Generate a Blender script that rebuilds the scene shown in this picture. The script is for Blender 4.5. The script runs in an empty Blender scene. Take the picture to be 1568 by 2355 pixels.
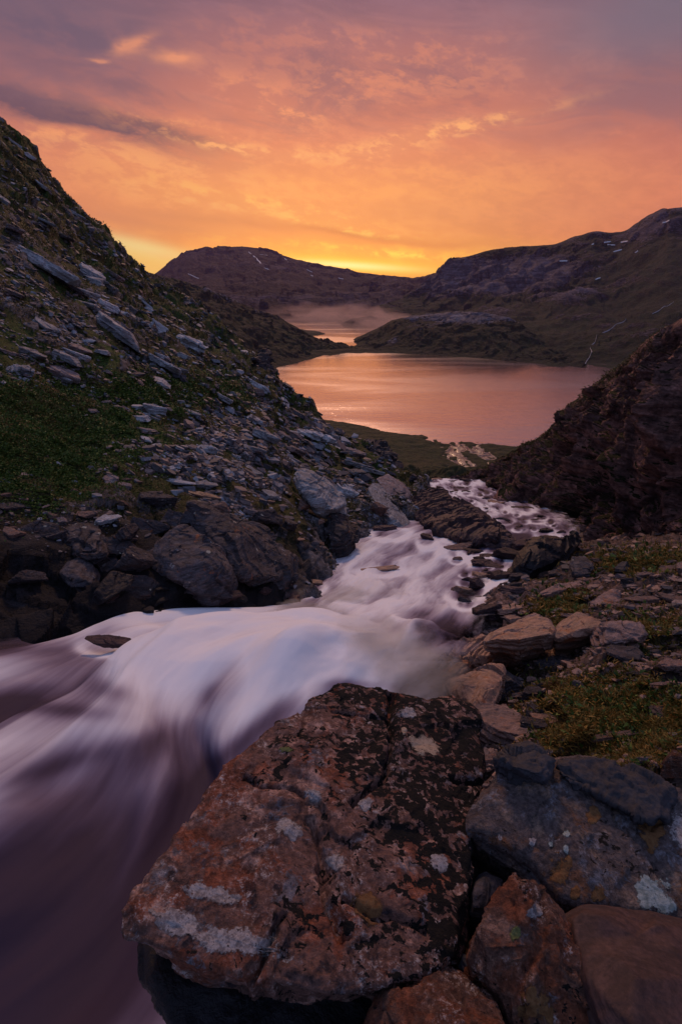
import bpy, bmesh, math, random
import numpy as np
from mathutils import Vector, Matrix

S = bpy.context.scene
COL = S.collection
R = math.radians
rng = np.random.default_rng(7)
random.seed(7)

# ------------------------------------------------------------------ camera
PITCH = R(24.5)
FPX = 1177.5                      # focal length in pixels of a 1568 x 2355 frame (18 mm)
cd = bpy.data.cameras.new('camera')
cd.sensor_fit = 'VERTICAL'; cd.sensor_height = 36; cd.lens = 18
cd.clip_start = 0.05; cd.clip_end = 20000
cam = bpy.data.objects.new('camera', cd); COL.objects.link(cam)
cam.location = (0, 0, 0); cam.rotation_euler = (R(90) - PITCH, 0, 0)
S.camera = cam
S.view_settings.view_transform = 'Standard'
S.view_settings.look = 'None'
S.view_settings.exposure = 0
S.view_settings.gamma = 1
S.render.engine = 'CYCLES'
S.cycles.max_bounces = 6
S.cycles.diffuse_bounces = 2
S.cycles.glossy_bounces = 3
S.cycles.volume_bounces = 0
S.cycles.transparent_max_bounces = 16
S.cycles.use_denoising = True

CP, SP = math.cos(PITCH), math.sin(PITCH)


def ray(px, py):
    px = np.asarray(px, float); py = np.asarray(py, float)
    a = (px - 784) / FPX; b = (1177.5 - py) / FPX
    return np.stack([a + 0 * b, CP + b * SP, -SP + b * CP], -1)


def at(px, py, Y):
    d = ray(px, py)
    return d * (np.asarray(Y, float) / d[..., 1])[..., None]


def atz(px, py, z):
    d = ray(px, py)
    return d * (z / d[..., 2])[..., None]


def project(P):
    P = np.asarray(P, float)
    dep = P[..., 1] * CP - P[..., 2] * SP
    up = P[..., 1] * SP + P[..., 2] * CP
    dep = np.where(dep < 1e-3, 1e-3, dep)
    return 784 + P[..., 0] / dep * FPX, 1177.5 - up / dep * FPX, dep


def srgb(r, g, b, a=1.0):
    f = lambda c: (c / 255 / 12.92) if c / 255 <= 0.04045 else ((c / 255 + 0.055) / 1.055) ** 2.4
    return (f(r), f(g), f(b), a)


# ------------------------------------------------------------------ node helper
class NT:
    def __init__(s, tree):
        s.t = tree; s.n = tree.nodes; s.l = tree.links; s.n.clear()

    def put(s, sock, v):
        if isinstance(v, bpy.types.NodeSocket): s.l.new(v, sock)
        elif v is not None: sock.default_value = v

    def add(s, kind, **kw):
        n = s.n.new(kind)
        for k, v in kw.items(): setattr(n, k, v)
        return n

    def m(s, op, a, b=None, c=None, clamp=False):
        n = s.add('ShaderNodeMath', operation=op, use_clamp=clamp)
        s.put(n.inputs[0], a)
        if b is not None: s.put(n.inputs[1], b)
        if c is not None: s.put(n.inputs[2], c)
        return n.outputs[0]

    def vm(s, op, a, b=None, scale=None):
        n = s.add('ShaderNodeVectorMath', operation=op)
        s.put(n.inputs[0], a)
        if b is not None: s.put(n.inputs[1], b)
        if scale is not None: s.put(n.inputs['Scale'], scale)
        return n.outputs['Value'] if op in ('DOT_PRODUCT', 'LENGTH') else n.outputs[0]

    def noise(s, vec, scale, detail=4, rough=0.5, dist=0, ridged=False, out='Fac'):
        n = s.add('ShaderNodeTexNoise')
        s.put(n.inputs['Vector'], vec); n.inputs['Scale'].default_value = scale
        n.inputs['Detail'].default_value = detail; n.inputs['Roughness'].default_value = rough
        n.inputs['Distortion'].default_value = dist
        return n.outputs[out]

    def voro(s, vec, scale, feature='F1', out='Distance', rand=1):
        n = s.add('ShaderNodeTexVoronoi', feature=feature)
        s.put(n.inputs['Vector'], vec); n.inputs['Scale'].default_value = scale
        n.inputs['Randomness'].default_value = rand
        return n.outputs[out]

    def ramp(s, fac, stops, interp='LINEAR'):
        n = s.add('ShaderNodeValToRGB'); s.put(n.inputs[0], fac)
        e = n.color_ramp; e.interpolation = interp
        while len(e.elements) < len(stops): e.elements.new(0.5)
        for el, (p, c) in zip(e.elements, stops):
            el.position = p
            el.color = c if isinstance(c, (tuple, list)) else (c, c, c, 1)
        return n.outputs[0]

    def step(s, fac, a, b):
        n = s.add('ShaderNodeMapRange', interpolation_type='SMOOTHSTEP')
        s.put(n.inputs[0], fac); s.put(n.inputs[1], a); s.put(n.inputs[2], b)
        return n.outputs[0]

    def mix(s, fac, a, b, blend='MIX'):
        n = s.add('ShaderNodeMix', data_type='RGBA', blend_type=blend)
        s.put(n.inputs[0], fac); s.put(n.inputs[6], a); s.put(n.inputs[7], b)
        return n.outputs[2]

    def comb(s, x, y, z):
        n = s.add('ShaderNodeCombineXYZ')
        s.put(n.inputs[0], x); s.put(n.inputs[1], y); s.put(n.inputs[2], z)
        return n.outputs[0]

    def attr(s, name, out='Fac'):
        return s.add('ShaderNodeAttribute', attribute_name=name).outputs[out]

    def bump(s, h, strength, dist, normal=None):
        n = s.add('ShaderNodeBump'); s.put(n.inputs['Height'], h)
        n.inputs['Strength'].default_value = strength; n.inputs['Distance'].default_value = dist
        if normal is not None: s.put(n.inputs['Normal'], normal)
        return n.outputs[0]


# ------------------------------------------------------------------ sky (world)
W = bpy.data.worlds.new('World'); S.world = W; W.use_nodes = True
SUN_AZ, SUN_EL = R(-2), R(34)


def angles(px, py):
    d = ray(px, py); d = d / np.linalg.norm(d)
    return math.atan2(d[0], d[1]), math.asin(d[2])


def build_sky():
    t = NT(W.node_tree)
    g = t.add('ShaderNodeTexCoord').outputs['Generated']
    sep = t.add('ShaderNodeSeparateXYZ'); t.put(sep.inputs[0], g)
    x, y, z = sep.outputs
    az = t.m('ARCTAN2', x, y)
    el = t.m('ARCSINE', z)
    # slow warp makes every band and edge ragged
    sky2 = t.comb(t.m('MULTIPLY', az, 1.0), t.m('MULTIPLY', el, 2.6), 0.0)
    w1 = t.noise(sky2, 3.0, 5, 0.55)
    w2 = t.noise(t.vm('ADD', sky2, (5.2, 1.3, 2.0)), 7.0, 5, 0.6)
    azw = t.m('ADD', az, t.m('MULTIPLY', t.m('SUBTRACT', w2, 0.5), 0.10))
    elw = t.m('ADD', el, t.m('MULTIPLY', t.m('SUBTRACT', w1, 0.5), 0.055))

    def blob(px, py, wpx, hpx, tilt=0.0, soft=1.0, warp=True):
        """soft elliptic mask round a direction of the sky"""
        a0, e0 = angles(px, py)
        a1, _ = angles(px + wpx, py); _, e1 = angles(px, py - hpx)
        sa, se = abs(a1 - a0), abs(e1 - e0)
        A = t.m('SUBTRACT', azw if warp else az, a0); E = t.m('SUBTRACT', elw if warp else el, e0)
        E = t.m('ADD', E, t.m('MULTIPLY', A, tilt))
        q = t.m('ADD', t.m('POWER', t.m('ABSOLUTE', t.m('DIVIDE', A, sa)), 2.0),
                t.m('POWER', t.m('ABSOLUTE', t.m('DIVIDE', E, se)), 2.0))
        return t.m('EXPONENT', t.m('MULTIPLY', q, -soft))

    elf = lambda py: (angles(784, py)[1] + 0.2) / 1.8
    fac = t.m('DIVIDE', t.m('ADD', elw, 0.2), 1.8)
    centre = t.ramp(fac, [(0.0, srgb(70, 50, 60)), (elf(690), srgb(205, 130, 70)), (elf(610), srgb(252, 176, 70)),
                          (elf(545), srgb(243, 152, 78)), (elf(440), srgb(247, 152, 84)), (elf(340), srgb(232, 134, 92)),
                          (elf(240), srgb(206, 120, 98)), (elf(130), srgb(176, 108, 104)), (elf(0), srgb(146, 100, 112)),
                          (0.46, srgb(140, 112, 130)), (0.60, srgb(136, 128, 152)), (0.76, srgb(128, 138, 174)), (1.0, srgb(126, 140, 182))])
    side = t.ramp(fac, [(0.0, srgb(40, 34, 48)), (elf(640), srgb(225, 118, 78)), (elf(500), srgb(226, 122, 82)),
                        (elf(380), srgb(200, 108, 88)), (elf(260), srgb(156, 94, 94)), (elf(130), srgb(124, 94, 104)),
                        (elf(0), srgb(104, 94, 110)), (0.46, srgb(112, 102, 128)), (0.60, srgb(134, 130, 158)), (0.76, srgb(134, 144, 182)),
                        (1.0, srgb(134, 148, 190))])
    back = t.ramp(fac, [(0.0, srgb(30, 32, 48)), (0.12, srgb(92, 102, 142)), (0.4, srgb(116, 130, 172)), (1.0, srgb(134, 148, 190))])
    # azimuth falloff from the afterglow
    daz = t.m('ABSOLUTE', t.m('SUBTRACT', azw, R(-3)))
    c = t.mix(t.step(daz, R(8), R(40)), centre, side)
    c = t.mix(t.step(t.m('ABSOLUTE', az), R(45), R(115)), c, back)

    # clouds: wisps drawn out along the wind, on a sheared sky plane
    shear = t.m('ADD', el, t.m('MULTIPLY', az, 0.10))
    cl = t.comb(t.m('MULTIPLY', az, 2.2), t.m('MULTIPLY', shear, 8.5), 0.3)
    wisp = t.noise(cl, 2.2, 9, 0.62, 0.7)
    lump = t.noise(t.comb(t.m('MULTIPLY', az, 6.0), t.m('MULTIPLY', shear, 14.0), 4.0), 2.0, 8, 0.62, 0.5)
    fine = t.noise(t.comb(t.m('MULTIPLY', az, 11.0), t.m('MULTIPLY', shear, 26.0), 9.0), 2.0, 6, 0.6, 0.4)

    micro = t.noise(t.comb(t.m('MULTIPLY', az, 26.0), t.m('MULTIPLY', shear, 60.0), 2.0), 2.0, 6, 0.65, 0.6)
    tex = t.m('ADD', t.m('ADD', t.m('MULTIPLY', lump, 0.42), t.m('MULTIPLY', fine, 0.36)), t.m('MULTIPLY', micro, 0.22))

    def add_lit(c, mask, col, amt):
        return t.mix(t.m('MULTIPLY', mask, amt, clamp=True), c, col)

    # large soft mauve banks and a fine mottling everywhere
    bank = t.step(t.m('ADD', t.m('MULTIPLY', wisp, 0.75), t.m('MULTIPLY', tex, 0.25)), 0.45, 0.60)
    c = t.mix(t.m('MULTIPLY', t.step(t.m('ABSOLUTE', az), R(75), R(35)), 0.38), c, t.mix(t.step(tex, 0.40, 0.60), (0.80, 0.76, 0.82, 1), (1.12, 1.16, 1.12, 1)), 'MULTIPLY')
    hi = t.step(el, angles(784, 420)[1], angles(784, 180)[1])
    c = add_lit(c, t.m('MULTIPLY', t.m('MULTIPLY', bank, hi), t.step(t.m('ABSOLUTE', az), R(75), R(35))), srgb(124, 84, 98), 0.6)
    for (px, py, w, h, tl, am, col) in [
            (110, 255, 270, 34, 0.17, 1.7, (96, 62, 80)), (350, 300, 170, 18, 0.16, 1.3, (112, 70, 80)), (60, 215, 190, 45, 0.05, 0.55, (120, 82, 94)),
            (130, 60, 330, 80, 0.0, 0.9, (104, 78, 98)), (230, 180, 230, 26, 0.18, 0.55, (126, 82, 92)),
            (1000, 100, 120, 26, 0.25, 0.35, (158, 100, 104)), (900, 130, 200, 22, -0.05, 0.3, (170, 104, 98)),
            (1300, 60, 330, 90, 0.0, 0.30, (146, 104, 116)), (1480, 230, 280, 90, 0.0, 0.45, (146, 94, 98)),
            (810, 541, 170, 11, 0.12, 0.75, (196, 112, 62)), (540, 512, 260, 14, 0.12, 0.45, (206, 120, 72)),
            (990, 565, 220, 10, 0.03, 0.45, (214, 122, 66)), (300, 500, 220, 20, 0.12, 0.35, (200, 120, 80)),
            (950, 255, 230, 24, -0.08, 0.35, (190, 104, 84))]:
        mk = t.m('MULTIPLY', blob(px, py, w, h, tl), t.step(t.m('ADD', tex, t.m('MULTIPLY', wisp, 0.35)), 0.52, 0.78))
        mk = t.m('ADD', mk, t.m('MULTIPLY', blob(px, py, w * 0.8, h * 0.7, tl), 0.4))
        c = add_lit(c, mk, srgb(*col), am)
    # lit wisps
    lit = t.step(tex, 0.47, 0.57)
    for (px, py, w, h, tl, am, col) in [
            (960, 316, 230, 17, -0.12, 1.2, (255, 172, 104)), (820, 345, 120, 12, 0.0, 1.0, (255, 168, 100)), (600, 350, 190, 12, 0.08, 1.1, (252, 168, 102)),
            (640, 245, 120, 36, 0.25, 0.8, (244, 150, 100)), (430, 300, 150, 22, 0.08, 0.6, (244, 154, 98)),
            (880, 200, 340, 70, 0.0, 0.45, (232, 138, 98)), (900, 110, 260, 40, 0.10, 0.4, (222, 132, 100)),
            (560, 100, 160, 60, 0.1, 0.35, (206, 120, 98)), (100, 310, 190, 16, 0.10, 0.6, (243, 150, 96)),
            (400, 390, 330, 26, 0.12, 0.45, (250, 168, 98)), (640, 475, 240, 16, 0.16, 0.75, (255, 186, 92)),
            (760, 520, 170, 9, 0.16, 0.8, (255, 196, 92)), (430, 455, 260, 18, 0.14, 0.5, (250, 172, 96)),
            (870, 420, 330, 60, 0.0, 0.3, (255, 166, 84)), (1480, 317, 90, 14, 0.0, 0.4, (226, 130, 90)),
            (960, 585, 240, 12, 0.05, 0.6, (255, 184, 70)), (650, 560, 230, 8, 0.1, 0.6, (255, 180, 76))]:
        mk = t.m('MULTIPLY', t.m('MULTIPLY', blob(px, py, w, h, tl), 1.35), t.m('ADD', t.m('MULTIPLY', lit, 0.9), 0.1))
        c = add_lit(c, mk, srgb(*col), am)
    # two small bright puffs
    for (px, py, w, h, tl) in [(312, 100, 42, 22, -0.35), (405, 136, 62, 17, 0.0), (240, 132, 16, 6, 0.0)]:
        mk = t.m('MULTIPLY', blob(px, py, w, h, tl, 1.2), t.step(tex, 0.36, 0.50))
        c = add_lit(c, mk, srgb(246, 152, 104), 1.2)
    for (px, py, w, h, am, col) in [(1568, -20, 330, 190, 0.75, (112, 100, 116)), (-20, -30, 420, 150, 0.65, (104, 82, 102)), (40, 130, 330, 70, 0.45, (122, 84, 100))]:
        c = add_lit(c, blob(px, py, w, h), srgb(*col), am)
    # clear gaps of yellow sky over the ridge
    c = add_lit(c, t.step(blob(330, 612, 175, 52, 0.22, 1.0, True), 0.30, 0.62), srgb(244, 198, 104), 1.0)
    c = add_lit(c, blob(325, 568, 165, 22, 0.20, 1.2, False), srgb(244, 218, 140), 0.9)
    c = add_lit(c, blob(820, 610, 230, 17, 0.06, 1.2, False), srgb(255, 214, 70), 0.95)
    c = add_lit(c, blob(800, 610, 130, 8, 0.06, 1.0, False), srgb(255, 250, 165), 1.0)
    c = add_lit(c, t.m('MULTIPLY', blob(900, 590, 150, 8, 0.1, 1.0), lit), srgb(255, 226, 90), 0.8)
    bg = t.add('ShaderNodeBackground'); t.put(bg.inputs[0], c); bg.inputs[1].default_value = 1.0
    # a low physical sky underneath the cloud colours
    ns = t.add('ShaderNodeTexSky', sky_type='NISHITA'); ns.sun_disc = False
    ns.sun_elevation = R(1.5); ns.sun_rotation = SUN_AZ
    b2 = t.add('ShaderNodeBackground'); t.put(b2.inputs[0], ns.outputs[0]); b2.inputs[1].default_value = 0.02
    ad = t.add('ShaderNodeAddShader'); t.l.new(bg.outputs[0], ad.inputs[0]); t.l.new(b2.outputs[0], ad.inputs[1])
    out = t.add('ShaderNodeOutputWorld'); t.l.new(ad.outputs[0], out.inputs[0])


build_sky()
W.cycles.sampling_method = 'MANUAL'; W.cycles.sample_map_resolution = 512

ld = bpy.data.lights.new('sun', 'SUN'); ld.energy = 1.25; ld.angle = R(8); ld.color = (1.0, 0.56, 0.34)
sun = bpy.data.objects.new('sun', ld); COL.objects.link(sun)
dv = Vector((math.sin(SUN_AZ) * math.cos(SUN_EL), math.cos(SUN_AZ) * math.cos(SUN_EL), math.sin(SUN_EL)))
sun.rotation_euler = dv.to_track_quat('Z', 'Y').to_euler()

# ------------------------------------------------------------------ numpy noise
_perm = np.random.default_rng(3).permutation(4096).astype(np.int64)
_grad = np.random.default_rng(4).normal(size=(4096, 3)); _grad /= np.linalg.norm(_grad, axis=1)[:, None]


def _h(ix, iy, iz):
    return _perm[(_perm[(_perm[ix & 4095] + iy) & 4095] + iz) & 4095]


def perlin(P):
    P = np.asarray(P, float)
    i = np.floor(P).astype(np.int64); f = P - i
    u = f * f * f * (f * (f * 6 - 15) + 10)
    r = 0
    for dx in (0, 1):
        wx = u[..., 0] if dx else 1 - u[..., 0]
        for dy in (0, 1):
            wy = u[..., 1] if dy else 1 - u[..., 1]
            for dz in (0, 1):
                wz = u[..., 2] if dz else 1 - u[..., 2]
                gr = _grad[_h(i[..., 0] + dx, i[..., 1] + dy, i[..., 2] + dz)]
                d = gr[..., 0] * (f[..., 0] - dx) + gr[..., 1] * (f[..., 1] - dy) + gr[..., 2] * (f[..., 2] - dz)
                r = r + d * wx * wy * wz
    return r * 1.4


def fbm(P, octv=5, gain=0.5, lac=2.03):
    r = 0; a = 1.0; P = np.asarray(P, float)
    for k in range(octv):
        r = r + a * perlin(P + 17.3 * k); a *= gain; P = P * lac
    return r


def ridged(P, octv=5, gain=0.5):
    r = 0; a = 1.0; P = np.asarray(P, float); n = 0
    for k in range(octv):
        r = r + a * (1 - 2 * np.abs(perlin(P + 31.7 * k))); n += a; a *= gain; P = P * 2.07
    return r / n


def cells(P, jit=0.9):
    """Worley: distance to the nearest and second nearest cell, cell hash in 0..1 and offset vector"""
    P = np.asarray(P, float); i = np.floor(P).astype(np.int64)
    b1 = np.full(P.shape[:-1], 9.0); b2 = b1.copy(); hid = np.zeros(P.shape[:-1], np.int64); off = np.zeros(P.shape)
    for dx in (-1, 0, 1):
        for dy in (-1, 0, 1):
            for dz in (-1, 0, 1):
                c = i + (dx, dy, dz); h = _h(c[..., 0], c[..., 1], c[..., 2])
                q = c + 0.5 + _grad[h] * 0.5 * jit
                v = P - q; d = np.sqrt((v * v).sum(-1))
                n1 = d < b1
                b2 = np.where(n1, b1, np.minimum(b2, d))
                hid = np.where(n1, h, hid); off = np.where(n1[..., None], v, off); b1 = np.where(n1, d, b1)
    return b1, b2, hid, off


def facets(P):
    """faceted rock relief: every cell is a tilted plane"""
    b1, b2, h, off = cells(P)
    g = _grad[(h * 7 + 11) & 4095]
    return (off * g).sum(-1) + ((h % 97) / 97.0 - 0.5) * 0.6


def sstep(x, a, b):
    t = np.clip((x - a) / (b - a), 0, 1); return t * t * (3 - 2 * t)


# ------------------------------------------------------------------ objects
def tag(o, label=None, cat=None, group=None, kind=None):
    if label: o['label'] = label
    if cat: o['category'] = cat
    if group: o['group'] = group
    if kind: o['kind'] = kind
    return o


def mesh_obj(name, V, F, mats, parent=None, smooth=True, attrs=None, centre=False):
    V = np.asarray(V, np.float64)
    me = bpy.data.meshes.new(name)
    c = np.zeros(3)
    if centre:
        c = np.array([V[:, 0].mean(), V[:, 1].mean(), V[:, 2].min()]); V = V - c
    if isinstance(F, np.ndarray) and F.ndim == 2:
        n, k = F.shape
        me.vertices.add(len(V)); me.vertices.foreach_set('co', V.astype(np.float32).ravel())
        me.loops.add(n * k); me.loops.foreach_set('vertex_index', F.astype(np.int32).ravel())
        me.polygons.add(n); me.polygons.foreach_set('loop_start', np.arange(0, n * k, k, dtype=np.int32))
        me.polygons.foreach_set('loop_total', np.full(n, k, np.int32))
    else:
        me.from_pydata([tuple(v) for v in V], [], [tuple(int(i) for i in f) for f in F])
    me.update(calc_edges=True); me.validate()
    me.polygons.foreach_set('use_smooth', np.full(len(me.polygons), smooth, bool))
    for k, v in (attrs or {}).items():
        a = me.attributes.new(k, 'FLOAT', 'POINT'); a.data.foreach_set('value', np.asarray(v, np.float32).ravel())
    for m in (mats if isinstance(mats, (list, tuple)) else [mats]): me.materials.append(m)
    o = bpy.data.objects.new(name, me); COL.objects.link(o)
    o.location = c
    if parent: o.parent = parent
    return o


def grid_faces(n, m):
    i = np.arange(n * m).reshape(n, m)
    return np.stack([i[:-1, :-1], i[:-1, 1:], i[1:, 1:], i[1:, :-1]], -1).reshape(-1, 4)


def cr(P, t):
    """Catmull-Rom along axis 0 of P at parameters t (0..n-1)"""
    P = np.asarray(P, float); n = len(P)
    P = np.concatenate([2 * P[:1] - P[1:2], P, 2 * P[-1:] - P[-2:-1]])
    i = np.clip(np.floor(t).astype(int), 0, n - 2); f = (t - i).reshape((-1,) + (1,) * (P.ndim - 1))
    a, b, c, d = P[i], P[i + 1], P[i + 2], P[i + 3]
    return 0.5 * (2 * b + (c - a) * f + (2 * a - 5 * b + 4 * c - d) * f * f + (3 * b - a - 3 * c + d) * f ** 3)


def normals(G):
    du = np.gradient(G, axis=1); dv_ = np.gradient(G, axis=0)
    n = np.cross(du, dv_); n /= np.maximum(np.linalg.norm(n, axis=-1, keepdims=True), 1e-12)
    return n, du


class Patch:
    """a sheet of terrain through a grid of world control points"""

    def __init__(s, C, nv, nu, up=(0, 0, 1)):
        C = np.asarray(C, float)
        G = cr(C, np.linspace(0, C.shape[0] - 1, nv))
        G = cr(G.transpose(1, 0, 2), np.linspace(0, C.shape[1] - 1, nu)).transpose(1, 0, 2)
        s.G = G; s.nv = nv; s.nu = nu; s.refresh(up); s.N0 = s.N; s.T0 = s.T
        s.v = np.linspace(0, C.shape[0] - 1, nv)[:, None] + np.zeros((1, nu))
        s.u = np.linspace(0, C.shape[1] - 1, nu)[None] + np.zeros((nv, 1))

    def refresh(s, up=(0, 0, 1)):
        s.N, s.T = normals(s.G)
        if (s.N @ np.array(up)).mean() < 0: s.N = -s.N
        s.px, s.py, s.dep = project(s.G)

    def displace(s, h, vertical=0.0):
        s.G = s.G + s.N * h[..., None] * (1 - vertical) + np.array((0, 0, 1.0)) * h[..., None] * vertical
        s.refresh()

    def build(s, name, mat, attrs=None):
        return mesh_obj(name, s.G.reshape(-1, 3), grid_faces(s.nv, s.nu), mat, attrs=attrs)

    def find(s, px, py):
        d = (s.px - px) ** 2 + (s.py - py) ** 2
        near = d < max(d.min() * 2.0, 30.0)
        k = np.argmin(np.where(near, s.dep, 1e9)); i, j = divmod(int(k), s.nu)
        return s.G[i, j], s.N0[i, j], s.T0[i, j] / max(np.linalg.norm(s.T0[i, j]), 1e-9), s.dep[i, j]


def in_poly(px, py, poly):
    x = np.asarray(px, float); y = np.asarray(py, float); r = np.zeros(np.broadcast(x, y).shape, bool)
    n = len(poly)
    for k in range(n):
        x0, y0 = poly[k]; x1, y1 = poly[(k + 1) % n]
        if y0 == y1: continue
        c = ((y0 > y) != (y1 > y)) & (x < (x1 - x0) * (y - y0) / (y1 - y0) + x0)
        r ^= c
    return r


def poly_sdf(X, Y, poly):
    """signed distance, positive inside"""
    d = np.full(X.shape, 1e9); poly = np.asarray(poly, float)
    for k in range(len(poly)):
        a = poly[k]; b = poly[(k + 1) % len(poly)]; ab = b - a
        t = np.clip(((X - a[0]) * ab[0] + (Y - a[1]) * ab[1]) / (ab @ ab), 0, 1)
        d = np.minimum(d, np.hypot(X - a[0] - t * ab[0], Y - a[1] - t * ab[1]))
    return np.where(in_poly(X, Y, poly), d, -d)


# ------------------------------------------------------------------ materials
def material(name):
    m = bpy.data.materials.new(name); m.use_nodes = True
    t = NT(m.node_tree)
    b = t.add('ShaderNodeBsdfPrincipled'); o = t.add('ShaderNodeOutputMaterial')
    t.l.new(b.outputs[0], o.inputs[0])
    return m, t, b, o


def rock_mat(name, a, b_, c, sc=1.0, black=0.0, white=0.0, rust=0.0, tone=0.35, rough=0.75, bumpd=0.02, strata=0.3, wet=0.0,
             moss=0.0, spec=0.3, black_side=None):
    """a, b_ base tones, c the second mineral; lichens as fractions; sc = size of a metre in pattern units"""
    m, t, bs, o = material(name)
    tc = t.add('ShaderNodeTexCoord').outputs['Object']
    oi = t.add('ShaderNodeObjectInfo').outputs['Random']
    v = t.vm('ADD', tc, t.comb(t.m('MULTIPLY', oi, 37.0), t.m('MULTIPLY', oi, 91.0), oi))
    v = t.vm('SCALE', v, scale=sc)
    n1 = t.noise(v, 1.3, 6, 0.6, 0.4)
    n2 = t.noise(t.vm('ADD', v, (3, 7, 1)), 4.5, 8, 0.65, 0.3)
    n3 = t.noise(v, 26, 4, 0.7)
    st = t.noise(t.vm('MULTIPLY', v, (1.4, 2.2, 13.0)), 1.6, 6, 0.65, 0.5)
    col = t.mix(t.step(n1, 0.36, 0.62), a, b_)
    col = t.mix(t.m('MULTIPLY', t.step(n2, 0.42, 0.66), 0.75), col, c)
    col = t.mix(strata, col, t.mix(t.step(st, 0.38, 0.62), (0.35, 0.33, 0.35, 1), (1.5, 1.45, 1.4, 1)), 'MULTIPLY')
    col = t.mix(0.55, col, t.mix(t.step(n3, 0.3, 0.75), (0.45, 0.45, 0.47, 1), (1.5, 1.5, 1.5, 1)), 'MULTIPLY')
    tn = t.m('MULTIPLY_ADD', oi, tone * 1.6, 0.82 * (1 - tone))
    col = t.mix(1.0, col, t.comb(tn, tn, tn), 'MULTIPLY')
    h = t.m('ADD', t.m('MULTIPLY', n2, 0.8), t.m('MULTIPLY', st, 0.7 * (0.3 + strata)))
    h = t.m('ADD', h, t.m('MULTIPLY', n3, 0.22))
    if rust:
        r = t.m('MULTIPLY', t.step(t.noise(t.vm('ADD', v, (9, 2, 5)), 1.9, 9, 0.72, 0.5), 0.62 - rust * 0.3, 0.70 - rust * 0.2), 0.85)
        rc = t.mix(n2, (0.20, 0.045, 0.014, 1), (0.36, 0.13, 0.045, 1))
        col = t.mix(r, col, rc)
    if white:
        w = t.noise(t.vm('ADD', v, (1, 12, 4)), 3.4, 9, 0.74, 0.6)
        wm = t.step(w, 0.66 - white * 0.25, 0.70 - white * 0.22)
        wm = t.m('MULTIPLY', wm, t.m('MULTIPLY_ADD', t.step(n3, 0.35, 0.6), 0.7, 0.3))
        col = t.mix(t.m('MULTIPLY', wm, 0.8), col, t.mix(n1, (0.30, 0.33, 0.38, 1), (0.52, 0.48, 0.44, 1)))
        # round crusts
        vc = t.voro(t.vm('ADD', v, t.vm('SCALE', t.noise(v, 9, 4, 0.6, out='Color'), scale=0.10)), 2.3, 'F1')
        cr_ = t.step(vc, 0.17, 0.14)
        cid = t.voro(v, 2.3, 'F1', 'Color')
        pick = t.step(t.vm('DOT_PRODUCT', cid, (0.34, 0.33, 0.33)), 0.60, 0.64)
        col = t.mix(t.m('MULTIPLY', t.m('MULTIPLY', cr_, pick), 0.7), col, t.mix(n2, (0.32, 0.34, 0.32, 1), (0.55, 0.52, 0.40, 1)))
    if black:
        k = t.noise(t.vm('ADD', t.vm('MULTIPLY', v, (1.0, 1.0, 1.0)), (4, 4, 9)), 8.5, 5, 0.62, 0.25)
        big = t.noise(t.vm('ADD', v, (8, 1, 2)), 1.1, 4, 0.5)
        if black_side is not None:
            sp = t.add('ShaderNodeSeparateXYZ'); t.put(sp.inputs[0], tc)
            grad = t.vm('DOT_PRODUCT', tc, black_side)
            big = t.m('ADD', big, grad)
        th = t.m('MULTIPLY_ADD', big, -0.55, 0.92 - black * 0.3)
        km = t.m('GREATER_THAN', k, th)
        km = t.step(k, th, t.m('ADD', th, 0.012))
        col = t.mix(km, col, (0.006, 0.006, 0.007, 1))
        h = t.m('ADD', h, t.m('MULTIPLY', km, 0.25))
    if moss:
        gn = t.add('ShaderNodeNewGeometry').outputs['Normal']
        gs = t.add('ShaderNodeSeparateXYZ'); t.put(gs.inputs[0], gn)
        mm = t.m('MULTIPLY', t.step(gs.outputs[2], 0.35, 0.75), t.step(n1, 0.52 - moss * 0.1, 0.62 - moss * 0.1))
        col = t.mix(mm, col, t.mix(n2, (0.018, 0.03, 0.008, 1), (0.06, 0.055, 0.014, 1)))
    t.put(bs.inputs['Base Color'], col)
    rr = t.m('MULTIPLY_ADD', n2, 0.25, rough - 0.12)
    t.put(bs.inputs['Roughness'], rr); bs.inputs['Specular IOR Level'].default_value = spec
    if wet:
        bs.inputs['Coat Weight'].default_value = wet; bs.inputs['Coat Roughness'].default_value = 0.28
    t.put(bs.inputs['Normal'], t.bump(h, 0.9, bumpd))
    return m


GREY = (0.23, 0.24, 0.27, 1); PALE = (0.46, 0.49, 0.54, 1); BROWN = (0.17, 0.115, 0.095, 1); RUSTY = (0.24, 0.12, 0.075, 1)
DARK = (0.045, 0.045, 0.055, 1); PURP = (0.15, 0.105, 0.11, 1)
M_slab = rock_mat('pale_slate', PALE, (0.36, 0.38, 0.42, 1), (0.33, 0.31, 0.33, 1), 1.0, white=0.25, tone=0.35, bumpd=0.05, strata=0.5)
M_scree = rock_mat('scree_rock', GREY, (0.30, 0.30, 0.33, 1), (0.24, 0.19, 0.18, 1), 2.0, tone=0.55, bumpd=0.02, strata=0.4)
M_pink = rock_mat('pink_slate', (0.27, 0.19, 0.18, 1), PURP, GREY, 1.5, white=0.15, tone=0.4, bumpd=0.03, strata=0.5)
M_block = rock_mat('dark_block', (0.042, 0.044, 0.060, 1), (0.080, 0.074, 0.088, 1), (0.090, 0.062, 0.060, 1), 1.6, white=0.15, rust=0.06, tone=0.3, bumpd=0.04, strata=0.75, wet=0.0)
M_wet = rock_mat('wet_rock', (0.040, 0.028, 0.036, 1), (0.075, 0.046, 0.054, 1), (0.11, 0.060, 0.052, 1), 1.4, tone=0.4, rough=0.62, bumpd=0.04, strata=0.6, wet=0.0, spec=0.25)
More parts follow.
